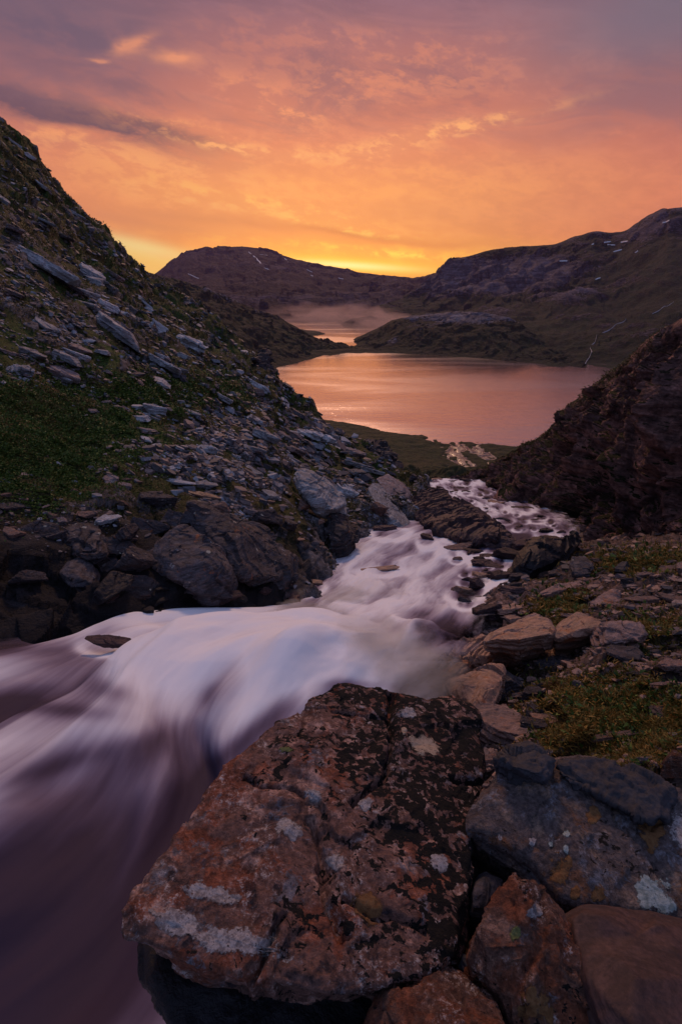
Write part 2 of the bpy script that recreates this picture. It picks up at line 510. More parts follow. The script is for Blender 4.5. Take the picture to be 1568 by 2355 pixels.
M_black = rock_mat('black_wet_and_shade_rock', (0.010, 0.010, 0.014, 1), (0.018, 0.018, 0.025, 1), (0.026, 0.023, 0.027, 1), 1.6, tone=0.25, rough=0.5, bumpd=0.04, strata=0.4, wet=0.0, white=0.0, spec=0.25)  # wet stones; its black also paints the shade under the huge boulder
M_brown = rock_mat('brown_rock', (0.32, 0.18, 0.125, 1), (0.22, 0.135, 0.11, 1), (0.36, 0.22, 0.16, 1), 2.0, tone=0.35, rust=0.25, bumpd=0.02, strata=0.5, rough=0.6, spec=0.5)
M_dusk = rock_mat('bank_rock', (0.23, 0.14, 0.115, 1), (0.15, 0.11, 0.11, 1), (0.29, 0.19, 0.16, 1), 2.5, tone=0.5, rust=0.2, bumpd=0.02, strata=0.5)
M_hero_old = rock_mat('lichen_boulder', (0.17, 0.105, 0.095, 1), (0.12, 0.085, 0.09, 1), (0.27, 0.16, 0.12, 1), 2.4, black=0.50, white=0.42, rust=0.42, tone=0.0, bumpd=0.020, strata=0.15, black_side=(0.62, 0.0, 0.0)) if False else None


def hero_mat(name, dark, mid_, lite, rustc, rust, grey, white, black, sc, side=(0, 0, 0), side0=0.0, bumpd=0.012, speck=0.5):
    """a weathered lichen crusted boulder"""
    m, t, bs, o = material(name)
    tc = t.add('ShaderNodeTexCoord').outputs['Object']
    v = t.vm('SCALE', tc, scale=sc)
    wc = t.noise(v, 2.2, 4, 0.6, out='Color')
    w = t.vm('ADD', v, t.vm('SCALE', t.vm('SUBTRACT', wc, (0.5, 0.5, 0.5)), scale=0.35))
    A = t.noise(w, 1.7, 7, 0.66)
    B = t.noise(t.vm('ADD', w, (7, 3, 1)), 5.0, 8, 0.70)
    Cn = t.noise(t.vm('ADD', v, (2, 9, 4)), 17, 6, 0.72)
    Dn = t.noise(v, 62, 4, 0.7)
    col = t.ramp(t.m('ADD', t.m('MULTIPLY', A, 0.45), t.m('MULTIPLY', B, 0.55)), [(0.40, dark), (0.46, mid_), (0.53, mid_), (0.59, lite)])
    rm = t.step(t.noise(t.vm('ADD', w, (1, 5, 8)), 1.5, 9, 0.72), 0.60 - rust * 0.2, 0.68 - rust * 0.2)
    col = t.mix(t.m('MULTIPLY', rm, 0.7), col, t.mix(t.step(B, 0.35, 0.65), rustc, tuple(min(1, c * 1.9) for c in rustc[:3]) + (1,)))
    gm = t.step(t.noise(t.vm('ADD', w, (11, 2, 3)), 3.1, 9, 0.76), 0.66 - grey * 0.25, 0.70 - grey * 0.22)
    col = t.mix(t.m('MULTIPLY', gm, 0.8), col, t.mix(Cn, (0.07, 0.075, 0.10, 1), (0.30, 0.31, 0.36, 1)))
    # pale crusts: speckled, gathered in patches
    pm = t.step(t.noise(t.vm('ADD', w, (4, 14, 2)), 1.9, 7, 0.7), 0.60 - white * 0.25, 0.72 - white * 0.25)
    sm = t.step(t.m('ADD', t.m('MULTIPLY', Cn, 0.6), t.m('MULTIPLY', Dn, 0.4)), 0.50, 0.60)
    col = t.mix(t.m('MULTIPLY', t.m('MULTIPLY', pm, sm), 0.85), col, t.mix(A, (0.36, 0.37, 0.42, 1), (0.62, 0.55, 0.50, 1)))
    sm2 = t.step(Dn, 0.60, 0.70)
    col = t.mix(t.m('MULTIPLY', sm2, speck * 0.6), col, (0.34, 0.29, 0.27, 1))
    col = t.mix(0.65, col, t.mix(t.step(Cn, 0.30, 0.70), (0.22, 0.22, 0.24, 1), (1.9, 1.85, 1.8, 1)), 'MULTIPLY')
    # black crusts, denser towards one side of the stone
    k = t.noise(t.vm('ADD', t.vm('MULTIPLY', w, (1.0, 1.25, 1.0)), (4, 4, 9)), 9.5, 6, 0.60)
    big = t.m('ADD', t.noise(t.vm('ADD', v, (8, 1, 2)), 1.6, 4, 0.5), t.m('ADD', t.vm('DOT_PRODUCT', tc, side), side0))
    th = t.m('MAXIMUM', t.m('MULTIPLY_ADD', big, -0.50, 0.93 - black * 0.3), 0.45)
    km = t.step(k, th, t.m('ADD', th, 0.015))
    col = t.mix(km, col, t.mix(Dn, (0.003, 0.003, 0.004, 1), (0.016, 0.014, 0.013, 1)))
    t.put(bs.inputs['Base Color'], col)
    bs.inputs['Roughness'].default_value = 0.82; bs.inputs['Specular IOR Level'].default_value = 0.25
    h = t.m('ADD', t.m('ADD', t.m('MULTIPLY', B, 1.0), t.m('MULTIPLY', Cn, 0.5)), t.m('ADD', t.m('MULTIPLY', Dn, 0.22), t.m('MULTIPLY', km, 0.10)))
    t.put(bs.inputs['Normal'], t.bump(h, 1.0, bumpd * 4))
    return m


M_hero = hero_mat('lichen_boulder', (0.042, 0.031, 0.038, 1), (0.20, 0.108, 0.088, 1), (0.54, 0.33, 0.27, 1), (0.19, 0.052, 0.022, 1), 0.46, 0.38, 0.48, 0.62, 2.6, (0.60, 0.12, 0.0), -0.03)
M_hero2 = hero_mat('grey_lichen_boulder', (0.045, 0.039, 0.046, 1), (0.11, 0.090, 0.092, 1), (0.24, 0.175, 0.14, 1), (0.12, 0.050, 0.018, 1), 0.28, 0.45, 0.05, 0.06, 3.0, (0, 0, 0), 0.0, 0.008, 0.3)
M_hero3 = hero_mat('rust_lichen_boulder', (0.055, 0.029, 0.025, 1), (0.145, 0.076, 0.058, 1), (0.32, 0.18, 0.13, 1), (0.15, 0.045, 0.019, 1), 0.55, 0.25, 0.40, 0.16, 3.6, (0, 0, 0), 0.0, 0.010)
M_smooth = rock_mat('banded_brown_rock', (0.085, 0.045, 0.042, 1), (0.065, 0.038, 0.038, 1), (0.10, 0.056, 0.046, 1), 2.6, tone=0.0, bumpd=0.006, strata=0.45)
M_cap = rock_mat('dark_blue_slate', (0.026, 0.027, 0.036, 1), (0.042, 0.042, 0.054, 1), (0.065, 0.06, 0.066, 1), 3.0, tone=0.1, bumpd=0.012, strata=0.25)


def ground_mat(name, sc, grass_a, grass_b, dirt, rock_a, rock_b, rock_bump=0.3, bumpd=0.15, gsc=1.0, rock_attr='rock', far=False, cracks=0.0):
    """terrain: 'rock' and 'grass' attributes (0..1) push a noisy threshold"""
    m, t, bs, o = material(name)
    P = t.vm('SCALE', t.add('ShaderNodeTexCoord').outputs['Object'], scale=sc)
    n1 = t.noise(P, 0.35, 6, 0.6, 0.2)
    n2 = t.noise(P, 1.7, 8, 0.65, 0.3)
    n3 = t.noise(P, 9, 6, 0.7)
    n4 = t.noise(P, 34, 3, 0.7)
    g = t.mix(t.step(n1, 0.38, 0.6), grass_a, grass_b)
    g = t.mix(t.m('MULTIPLY', t.step(n2, 0.45, 0.65), 0.6), g, dirt)
    g = t.mix(0.75, g, t.mix(t.step(n3, 0.3, 0.7), (0.25, 0.28, 0.25, 1), (1.7, 1.7, 1.5, 1)), 'MULTIPLY')
    g = t.mix(0.6, g, t.mix(t.step(n4, 0.3, 0.7), (0.35, 0.35, 0.35, 1), (1.6, 1.6, 1.5, 1)), 'MULTIPLY')
    st = t.noise(t.vm('MULTIPLY', P, (0.6, 1.0, 5.0)), 1.3, 7, 0.65, 0.6)
    r = t.mix(t.step(n2, 0.35, 0.65), rock_a, rock_b)
    r = t.mix(0.7, r, t.mix(t.step(st, 0.35, 0.65), (0.35, 0.34, 0.36, 1), (1.6, 1.55, 1.5, 1)), 'MULTIPLY')
    r = t.mix(0.6, r, t.mix(t.step(n3, 0.3, 0.7), (0.4, 0.4, 0.4, 1), (1.6, 1.6, 1.6, 1)), 'MULTIPLY')
    mk = t.m('ADD', t.attr(rock_attr), t.m('ADD', t.m('MULTIPLY', t.m('SUBTRACT', n2, 0.5), 1.1), t.m('MULTIPLY', t.m('SUBTRACT', n3, 0.5), 0.8)))
    mk = t.step(mk, 0.42, 0.58)
    col = t.mix(mk, g, r)
    col = t.mix(t.attr('wet'), col, t.mix(0.93, col, (0.012, 0.011, 0.014, 1)))
    col = t.mix(1.0, col, (0.8, 0.8, 0.8, 1), 'MULTIPLY')
    t.put(bs.inputs['Base Color'], col)
    bs.inputs['Roughness'].default_value = 0.85; bs.inputs['Specular IOR Level'].default_value = 0.2
    h = t.m('ADD', t.m('MULTIPLY', n2, 1.0), t.m('ADD', t.m('MULTIPLY', n3, 0.45), t.m('MULTIPLY', n4, 0.15)))
    h = t.m('ADD', h, t.m('MULTIPLY', t.m('MULTIPLY', st, mk), 0.8))
    t.put(bs.inputs['Normal'], t.bump(h, 1.0, bumpd))
    return m


M_left = ground_mat('left_slope', 0.8, (0.045, 0.085, 0.018, 1), (0.095, 0.080, 0.028, 1), (0.060, 0.042, 0.026, 1),
                    (0.22, 0.215, 0.24, 1), (0.11, 0.10, 0.105, 1), bumpd=0.22)
M_bank = ground_mat('right_bank', 2.2, (0.045, 0.050, 0.012, 1), (0.105, 0.055, 0.018, 1), (0.065, 0.042, 0.028, 1),
                    (0.22, 0.14, 0.12, 1), (0.11, 0.08, 0.075, 1), bumpd=0.07)
M_cliff = ground_mat('cliff', 0.55, (0.030, 0.038, 0.010, 1), (0.045, 0.040, 0.014, 1), (0.04, 0.03, 0.022, 1),
                     (0.50, 0.27, 0.23, 1), (0.13, 0.075, 0.072, 1), bumpd=0.6)
M_mid = ground_mat('hill_side', 0.045, (0.018, 0.030, 0.011, 1), (0.030, 0.030, 0.012, 1), (0.026, 0.019, 0.015, 1),
                   (0.26, 0.23, 0.26, 1), (0.11, 0.095, 0.11, 1), bumpd=4.5)
M_right = ground_mat('right_mountain', 0.035, (0.008, 0.026, 0.008, 1), (0.014, 0.024, 0.007, 1), (0.013, 0.012, 0.009, 1),
                     (0.17, 0.135, 0.165, 1), (0.075, 0.06, 0.075, 1), bumpd=6.0)
M_far = ground_mat('far_mountain', 0.016, (0.016, 0.010, 0.017, 1), (0.020, 0.013, 0.018, 1), (0.018, 0.012, 0.017, 1),
                   (0.13, 0.098, 0.14, 1), (0.028, 0.020, 0.034, 1), bumpd=30.0)
M_flat = ground_mat('delta_meadow', 0.12, (0.026, 0.036, 0.012, 1), (0.045, 0.040, 0.014, 1), (0.03, 0.028, 0.016, 1),
                    (0.24, 0.17, 0.145, 1), (0.16, 0.11, 0.10, 1), bumpd=0.6)

# ------------------------------------------------------------------ lakes
ZL = -60.0


def water_mat():
    m, t, bs, o = material('lake_water')
    P = t.add('ShaderNodeTexCoord').outputs['Object']
    n1 = t.noise(t.vm('MULTIPLY', P, (0.10, 0.35, 1)), 1.0, 4, 0.6)
    n2 = t.noise(t.vm('MULTIPLY', P, (0.9, 1.6, 1)), 1.0, 3, 0.6)
    big = t.noise(t.vm('MULTIPLY', P, (0.006, 0.020, 1)), 1.0, 5, 0.55, 0.5)
    bs.inputs['Base Color'].default_value = (0.022, 0.012, 0.016, 1)
    t.put(bs.inputs['Roughness'], t.m('MULTIPLY_ADD', t.step(big, 0.4, 0.65), 0.12, 0.10))
    bs.inputs['IOR'].default_value = 4.0
    bs.inputs['Specular IOR Level'].default_value = 1.0
    t.put(bs.inputs['Specular Tint'], (1.0, 0.92, 0.9, 1))
    h = t.m('ADD', t.m('MULTIPLY', n1, 0.9), t.m('MULTIPLY', n2, 0.22))
    t.put(bs.inputs['Normal'], t.bump(h, 0.6, 0.3))
    return m


M_lake = water_mat()
lx = np.array([[-1500, 60, ZL], [1500, 60, ZL], [1500, 2600, ZL], [-1500, 2600, ZL]], float)
lake = mesh_obj('lake', lx, np.array([[0, 1, 2, 3]]), M_lake)
tag(lake, kind='structure')

# ------------------------------------------------------------------ far terrain
ground = np.array([[-9000, -3000, -75], [9000, -3000, -75], [9000, 12000, -75], [-9000, 12000, -75]], float)
tag(mesh_obj('ground', ground, np.array([[0, 1, 2, 3]]), M_mid, attrs={'rock': np.zeros(4)}), kind='structure')


def hill(name, cols, mat, amp, freq, nu, nv, prof, backz=-66, backd=(0, 120), rockfn=None, front=6, crag=0.0, seed=0.0, cragfn=None):
    """cols: (ridge px, py, Y, base px, base py) ; prof: list of (t, height share) from base to ridge"""
    C = []
    Rr = np.array([at(c[0], c[1], c[2]) for c in cols])
    Bb = np.array([atz(c[3], c[4], ZL) for c in cols])
    rows = []
    back = Rr + np.array([backd[0], backd[1], 0]); back[:, 2] = backz
    rows.append(back)
    bm = Rr * 0.6 + back * 0.4; bm[:, 2] = Rr[:, 2] * 0.8 + backz * 0.2
    rows.append(bm); rows.append(Rr)
    for t_, hgt in prof:
        P = Bb * (1 - t_) + Rr * t_
        P[:, 2] = Bb[:, 2] * (1 - hgt) + Rr[:, 2] * hgt
        rows.append(P)
    rows.append(Bb)
    d = Bb - Rr; d[:, 2] = 0; d /= np.linalg.norm(d, axis=1)[:, None]
    und = Bb + d * front * 3; und[:, 2] = ZL - front
    rows.append(und)
    p = Patch(rows, nv, nu)
    n_rows = len(rows)
    edge = sstep(p.v, 1.2, 2.0) * sstep(n_rows - 1 - p.v, 0.9, 2.0)
    edge = 0.12 + 0.88 * edge
    ridge_keep = 1 - 0.93 * np.exp(-((p.v - 2) / 0.25) ** 2)
    P = p.G + seed
    f = fbm(P * freq, 6, 0.52)
    h = f * amp
    if crag:
        fc = facets(P * freq * 2.2 + 0.35 * fbm(P * freq * 3, 3)[..., None]) + 0.5 * facets(P * freq * 5.5)
        h = h + fc * amp * crag * (cragfn(p) if cragfn else 1)
    p.displace(h * edge * ridge_keep, 0.5)
    sl = p.N[..., 2]
    rock = rockfn(p, f) if rockfn else sstep(0.8 - sl, -0.1, 0.25)
    tag(p.build(name, mat, {'rock': np.clip(rock, 0, 1.4)}), kind='structure')
    return p


dome = hill('mountain', [(250, 700, 2300, 200, 742), (310, 660, 2400, 320, 742), (362, 625, 2450, 400, 742), (402, 596, 2480, 470, 742),
                         (450, 578, 2500, 530, 742), (540, 567, 2500, 600, 742), (600, 573, 2480, 660, 742), (660, 590, 2450, 720, 742),
                         (740, 613, 2400, 780, 742), (840, 628, 2300, 850, 742), (900, 634, 2250, 920, 742),
                         (955, 641, 2200, 980, 742), (1005, 631, 2300, 1060, 722), (1100, 630, 2400, 1150, 722), (1300, 630, 2400, 1300, 722)],
            M_far, 22, 0.0042, 420, 260, [(0.85, 0.80), (0.6, 0.48), (0.35, 0.22), (0.12, 0.13)], crag=0.55,
            rockfn=lambda p, f: 0.28 + 0.55 * f + 0.30 * np.exp(-((p.py - 695) / 16) ** 2))
rightm = hill('mountain', [(770, 738, 860, 790, 750), (842, 720, 940, 838, 752), (920, 690, 1020, 890, 748), (985, 652, 1060, 950, 752), (1012, 622, 1075, 985, 754),
                           (1035, 600, 1080, 1020, 756), (1080, 588, 1080, 1060, 760), (1130, 574, 1070, 1110, 770), (1200, 567, 1050, 1170, 790),
                           (1280, 561, 1020, 1245, 836), (1335, 541, 1000, 1310, 841), (1368, 532, 990, 1360, 843), (1405, 535, 980, 1410, 848),
                           (1440, 529, 960, 1450, 855), (1482, 503, 930, 1520, 872), (1530, 483, 900, 1600, 900), (1568, 479, 880, 1700, 930),
                           (1800, 440, 850, 2000, 1000)],
              M_right, 15, 0.009, 520, 340, [(0.88, 0.72), (0.66, 0.40), (0.40, 0.16), (0.15, 0.05)], crag=0.75,
              rockfn=lambda p, f: 0.20 + 0.35 * f + 0.75 * np.exp(-((p.px - 1190) / 170) ** 2 - ((p.py - 635) / 50) ** 2)
              + 0.35 * np.exp(-((p.px - 1020) / 60) ** 2 - ((p.py - 640) / 50) ** 2) + 0.3 * sstep(-p.py, -580, -530),
              cragfn=lambda p: np.clip(0.10 + np.exp(-((p.px - 1190) / 170) ** 2 - ((p.py - 635) / 55) ** 2) + np.exp(-((p.px - 1020) / 70) ** 2 - ((p.py - 640) / 60) ** 2), 0, 1))
knoll = hill('hill', [(760, 800, 560, 780, 806), (800, 790, 565, 810, 808), (832, 775, 565, 842, 810), (870, 756, 565, 900, 812), (912, 735, 560, 960, 815),
                      (980, 725, 550, 1030, 819), (1060, 718, 540, 1100, 824), (1125, 721, 520, 1160, 830), (1180, 737, 500, 1215, 834),
                      (1225, 764, 480, 1260, 838), (1270, 800, 450, 1300, 841), (1330, 836, 410, 1350, 844)],
             M_mid, 3.6, 0.03, 420, 200, [(0.8, 0.86), (0.5, 0.60), (0.2, 0.24)], backd=(0, 90), crag=0.45,
             rockfn=lambda p, f: 0.08 + 0.3 * f + 0.62 * sstep(-p.py, -765, -728) * sstep(p.px, 880, 950) + 0.3 * np.exp(-((p.px - 900) / 40) ** 2 - ((p.py - 785) / 16) ** 2))
spur = hill('hill', [(60, 540, 500, 200, 1010), (230, 595, 520, 430, 930), (352, 629, 535, 585, 868), (450, 655, 545, 640, 845), (560, 700, 545, 700, 831),
                     (640, 731, 550, 738, 819), (690, 757, 550, 765, 813), (735, 780, 540, 800, 810), (775, 797, 520, 838, 808), (800, 806, 500, 862, 809)],
            M_mid, 4.2, 0.024, 420, 240, [(0.8, 0.84), (0.5, 0.53), (0.2, 0.19)], backd=(-40, 90), crag=0.8, seed=50.0,
            rockfn=lambda p, f: 0.10 + 0.35 * f + 0.42 * np.exp(-((p.v - 2.2) / 0.8) ** 2))

# low neck of land and mossy shoal between the two lakes, far spit
for nm, pts in (('shore', [(700, 812), (760, 800), (800, 797), (860, 803), (905, 812), (850, 811), (800, 812), (760, 818)]),
                ('spit', [(640, 758), (700, 760), (735, 764), (752, 768), (735, 770), (700, 776), (640, 790)])):
    W_ = np.array([atz(a, b, ZL)[:2] for a, b in pts])
    x0, y0 = W_.min(0) - 8; x1, y1 = W_.max(0) + 8
    X, Y = np.meshgrid(np.linspace(x0, x1, 90), np.linspace(y0, y1, 90))
    sd = poly_sdf(X, Y, W_)
    G = np.stack([X, Y, ZL - 1.5 + np.clip(sd * 0.25 + 1.5 + fbm(np.stack([X, Y, 0 * X], -1) * 0.05, 4) * 1.4, -2, 3.5)], -1)
    tag(mesh_obj(nm, G.reshape(-1, 3), grid_faces(90, 90), M_mid, attrs={'rock': np.full(8100, 0.2)}), kind='structure')

# ------------------------------------------------------------------ delta below the stream
land = [(640, 950), (720, 962), (790, 972), (840, 981), (880, 992), (935, 1000), (968, 1001), (985, 1003), (972, 1012), (1010, 1018), (1036, 1024),
        (1030, 1036), (1012, 1050), (1050, 1066), (1085, 1085), (1120, 1120), (700, 1180), (560, 1050)]
isl = [[(1063, 1017), (1085, 1019), (1098, 1024), (1085, 1033), (1072, 1028)], [(1100, 1025), (1130, 1022), (1170, 1027), (1230, 1030), (1230, 1075), (1150, 1060), (1120, 1040)],
       [(1060, 1040), (1100, 1046), (1120, 1062), (1130, 1085), (1095, 1075), (1070, 1058)], [(1030, 1052), (1050, 1050), (1056, 1060), (1040, 1064)],
       [(1120, 1060), (1160, 1050), (1230, 1060), (1230, 1120), (1130, 1100)]]
fan = [(1040, 1022), (1000, 1016), (1010, 1050), (1045, 1070), (1090, 1095), (1160, 1090), (1190, 1050), (1160, 1028), (1100, 1022)]
X, Y = np.meshgrid(np.linspace(-90, 110, 420), np.linspace(120, 245, 420))
PXY = np.stack([X, Y, 0 * X], -1)
warp = fbm(PXY * 0.12, 4)
wpoly = lambda q: np.array([atz(a, b, ZL)[:2] for a, b in q])
sd = poly_sdf(X, Y, wpoly(land))
for q in isl: sd = np.maximum(sd, poly_sdf(X, Y, wpoly(q)))
sd = sd + warp * 1.1 + 0.8 * fbm(PXY * 0.35 + 8, 3)
isle = 2.2 * (fbm(PXY * (0.30, 0.16, 0) + 21, 4) - 0.20)
sd = np.where(poly_sdf(X, Y, wpoly(fan)) > -3, np.maximum(sd, isle), sd)
sf = poly_sdf(X, Y, wpoly(fan)) + warp * 1.2
braid = np.abs(fbm(PXY * (0.10, 0.10, 0) + 3, 4))
zz = ZL - 1.4 + np.clip(sd * 0.5 + 1.4, 0, 1.9) + sstep(sd, 2, 25) * 1.2 + 0.5 * sstep(sd, 0, 3) * fbm(PXY * 0.2, 4)
zf = ZL - 4.0 + np.clip(sf * 1.5 + 4.0, 0, 4.07 + 0.16 * (braid > 0.16))
# rises to meet the foot of the stream gully
zz = zz + sstep(-Y, -172, -120) * 16 * (1 + 0.2 * warp)
fanm, tf, bf, of_ = material('wet_gravel')
Pf = tf.add('ShaderNodeTexCoord').outputs['Object']
nf = tf.noise(tf.vm('MULTIPLY', Pf, (1.0, 0.7, 1.0)), 0.35, 7, 0.65, 1.2)
tf.put(bf.inputs['Base Color'], tf.mix(tf.step(nf, 0.38, 0.62), (0.04, 0.024, 0.022, 1), (0.17, 0.10, 0.085, 1)))
tf.put(bf.inputs['Roughness'], tf.m('MULTIPLY_ADD', tf.step(nf, 0.4, 0.6), 0.3, 0.22)); bf.inputs['Specular IOR Level'].default_value = 1.0; bf.inputs['IOR'].default_value = 1.45
tf.put(bf.inputs['Normal'], tf.bump(nf, 0.6, 0.3))
tag(mesh_obj('gravel_fan', np.stack([X, Y, zf + sstep(-Y, -172, -120) * 16 * (1 + 0.2 * warp) - 0.02], -1).reshape(-1, 3), grid_faces(420, 420), fanm), kind='structure')
grav = np.zeros_like(sd)
tag(mesh_obj('delta', np.stack([X, Y, zz], -1).reshape(-1, 3), grid_faces(420, 420), M_flat, attrs={'rock': grav}), kind='structure')

# ------------------------------------------------------------------ stream profile
_prof = np.array([(-6, -1.9), (-3, -2.3), (0, -2.75), (1, -2.85), (2.3, -3.0), (3.5, -3.22), (4.6, -3.62), (5.6, -4.35), (7, -5.25), (9, -6.1), (11, -6.95),
                  (13.5, -7.75), (17, -8.6), (21, -10.0), (25, -11.5), (30, -12.9), (34, -14.0), (40, -15.6), (45, -16.95), (50, -19.0), (60, -26), (110, -52)])


def zw(Y):
    Y = np.asarray(Y, float)
    r = 0
    for k in (-0.6, -0.3, 0, 0.3, 0.6):
        r = r + np.interp(Y * (1 + k * 0.1) + k, _prof[:, 0], _prof[:, 1])
    return r / 5


# ------------------------------------------------------------------ left slope
Rg = [(-900, -420, 48), (-500, -120, 54), (-150, 150, 60), (0, 291, 62), (50, 335, 63), (93, 374, 64), (150, 445, 65), (190, 482, 66), (240, 522, 68), (262, 560, 69), (305, 600, 70), (335, 640, 70),
      (410, 690, 70), (480, 745, 68), (550, 798, 64), (615, 850, 58), (640, 895, 55), (700, 945, 52), (770, 990, 48), (840, 1018, 45), (905, 1066, 43),
      (945, 1100, 42), (972, 1118, 43)]
Bk = [(-1500, 2000, 1.6), (-700, 1700, 3.0), (-250, 1530, 4.3), (0, 1478, 5.3), (70, 1474, 5.5), (130, 1468, 5.7), (200, 1455, 6.0), (260, 1440, 6.2), (320, 1420, 6.6), (380, 1402, 7.0), (440, 1392, 7.3), (500, 1388, 7.5),
      (570, 1386, 7.9), (630, 1378, 8.5), (672, 1350, 9.4), (705, 1300, 11.3), (740, 1262, 13.2), (790, 1226, 15.8), (850, 1204, 18), (905, 1190, 21), (945, 1172, 24),
      (962, 1132, 33), (975, 1125, 40)]
Rr = np.array([at(*c) for c in Rg]); Bb = np.array([at(*c) for c in Bk])
rows = [Rr + (-10, 30, -30), Rr + (-3, 9, -7), Rr]
for t_, hg in ((0.80, 0.785), (0.55, 0.52), (0.33, 0.295), (0.17, 0.145), (0.08, 0.075)):
    P = Bb * (1 - t_) + Rr * t_; P[:, 2] = Bb[:, 2] * (1 - hg) + Rr[:, 2] * hg
    rows.append(P)
low = Bb + (0.9, -0.6, -1.6)
rows += [Bb, low]
left = Patch(rows, 620, 620)
ke = sstep(left.v, 1.6, 2.3)
P = left.G
amp = 0.10 + 0.010 * left.dep
f1 = fbm(P * 0.12 + 3, 4); f2 = fbm(P * (0.55, 0.55, 0.55), 5); 
fac3 = facets(P * (0.35, 0.35, 0.8)) 
fac4 = facets(P * (1.3, 1.3, 2.6))
far_ = sstep(left.dep, 8, 40)
h = f1 * (0.5 + 1.0 * far_) + f2 * (0.14 + 0.35 * far_) + fac3 * (0.10 + 0.35 * far_) + fac4 * (0.09 + 0.10 * far_)
# boulder-strewn bank close to the water
h = h + sstep(left.v, 7.0, 8.2) * facets(P * 1.1) * 0.35
ridge_keep = 1 - 0.72 * np.exp(-((left.v - 2) / 0.12) ** 2) * (1 - 0.0)
h = h * ridge_keep * (0.25 + 0.75 * ke)
left.displace(h, 0.4)
green = np.maximum.reduce([np.exp(-(((left.px - 90) / 230) ** 2 + ((left.py - 1000) / 125) ** 2) ** 1.5),
                           0.8 * np.exp(-((left.px - 330) / 190) ** 2 - ((left.py - 905) / 38) ** 2),
                           0.7 * np.exp(-((left.px - 60) / 130) ** 2 - ((left.py - 1120) / 70) ** 2)])
rock = 0.36 + 0.30 * f2 + 0.22 * f1 + 0.30 * fac4 - 0.75 * green - 0.12 * far_ + 0.35 * sstep(left.v, 7.2, 8.2)
rock = np.where(np.isfinite(rock), rock, 0)
wetl = sstep(left.v, 7.15, 7.75) * sstep(-left.px, -760, -640)
tag(left.build('hillside', M_left, {'rock': np.clip(rock, 0, 1.2), 'wet': wetl}), kind='structure')

# ------------------------------------------------------------------ right cliff
Rg = [(1060, 1098, 47), (1090, 1094, 46), (1120, 1083, 45), (1180, 1042, 43), (1240, 1012, 40.5), (1286, 972, 38), (1318, 935, 36), (1345, 918, 34.5), (1385, 885, 32), (1445, 846, 29), (1500, 797, 26),
      (1530, 765, 24.6), (1568, 738, 23.4), (1680, 660, 21), (1900, 500, 18), (2400, 200, 14)]
Bk = [(1085, 1106, 46), (1105, 1104, 45), (1136, 1120, 41), (1142, 1148, 36), (1168, 1178, 31), (1225, 1192, 29), (1262, 1202, 27), (1300, 1216, 25), (1325, 1240, 22.5), (1350, 1262, 20.5), (1400, 1264, 19),
      (1480, 1258, 17.6), (1568, 1246, 16.3), (1680, 1240, 14.5), (1900, 1240, 11.5), (2500, 1300, 7)]
Rr = np.array([at(*c) for c in Rg]); Bb = np.array([at(*c) for c in Bk])
rows = [Rr + (30, 6, -3), Rr + (7, 2.5, 0.5), Rr]
for t_, hg in ((0.80, 0.86), (0.52, 0.66), (0.25, 0.40), (0.09, 0.17)):
    P = Bb * (1 - t_) + Rr * t_; P[:, 2] = Bb[:, 2] * (1 - hg) + Rr[:, 2] * hg
    rows.append(P)
rows += [Bb, Bb + (-0.8, -0.6, -2.2)]
cliff = Patch(rows, 460, 560, up=(-0.7, -0.5, 0.5))
if (cliff.N @ np.array((-0.7, -0.5, 0.5))).mean() < 0: cliff.N = -cliff.N
P = cliff.G
# bedding leans up to the right: fold the coordinate
bed = P @ np.array([0.62, -0.25, 0.74])
wv = fbm(P * 0.14, 4)
lay = fbm(np.stack([bed * 1.1 + wv * 2.0, P[..., 1] * 0.10, P[..., 0] * 0.12], -1), 5, 0.6)
but = ridged(np.stack([P[..., 0] * 0.22 + wv * 0.5, P[..., 1] * 0.22, P[..., 2] * 0.07], -1), 4)
fc = facets(P * (0.30, 0.30, 0.22) + 0.5 * wv[..., None]); fd = facets(P * (0.9, 0.9, 0.6) + 0.3 * wv[..., None])
lft = sstep(-cliff.px, -1450, -1250)
h = wv * 1.0 + lay * (0.30 + 0.4 * lft) + but * 1.2 + fc * 1.05 + fd * 0.38 + facets(P * (2.3, 2.3, 1.5)) * 0.14 + fbm(P * 1.6, 4) * 0.10
edge = 0.10 + 0.90 * sstep(cliff.v, 1.9, 3.6)
nrm = cliff.N.copy()
cliff.G = cliff.G + nrm * (h * edge)[..., None]
cliff.refresh()
top = np.exp(-np.clip(cliff.v - 1.9, 0, 9) / 0.30) 
nz = np.abs(cliff.N[..., 2])
rock = 1.0 - 0.75 * top * sstep(-cliff.px, -1560, -1380) + 0.25 * wv - 0.9 * sstep(nz, 0.72, 0.9)
tag(cliff.build('cliff', M_cliff, {'rock': np.clip(rock, 0, 1.2)}), kind='structure')

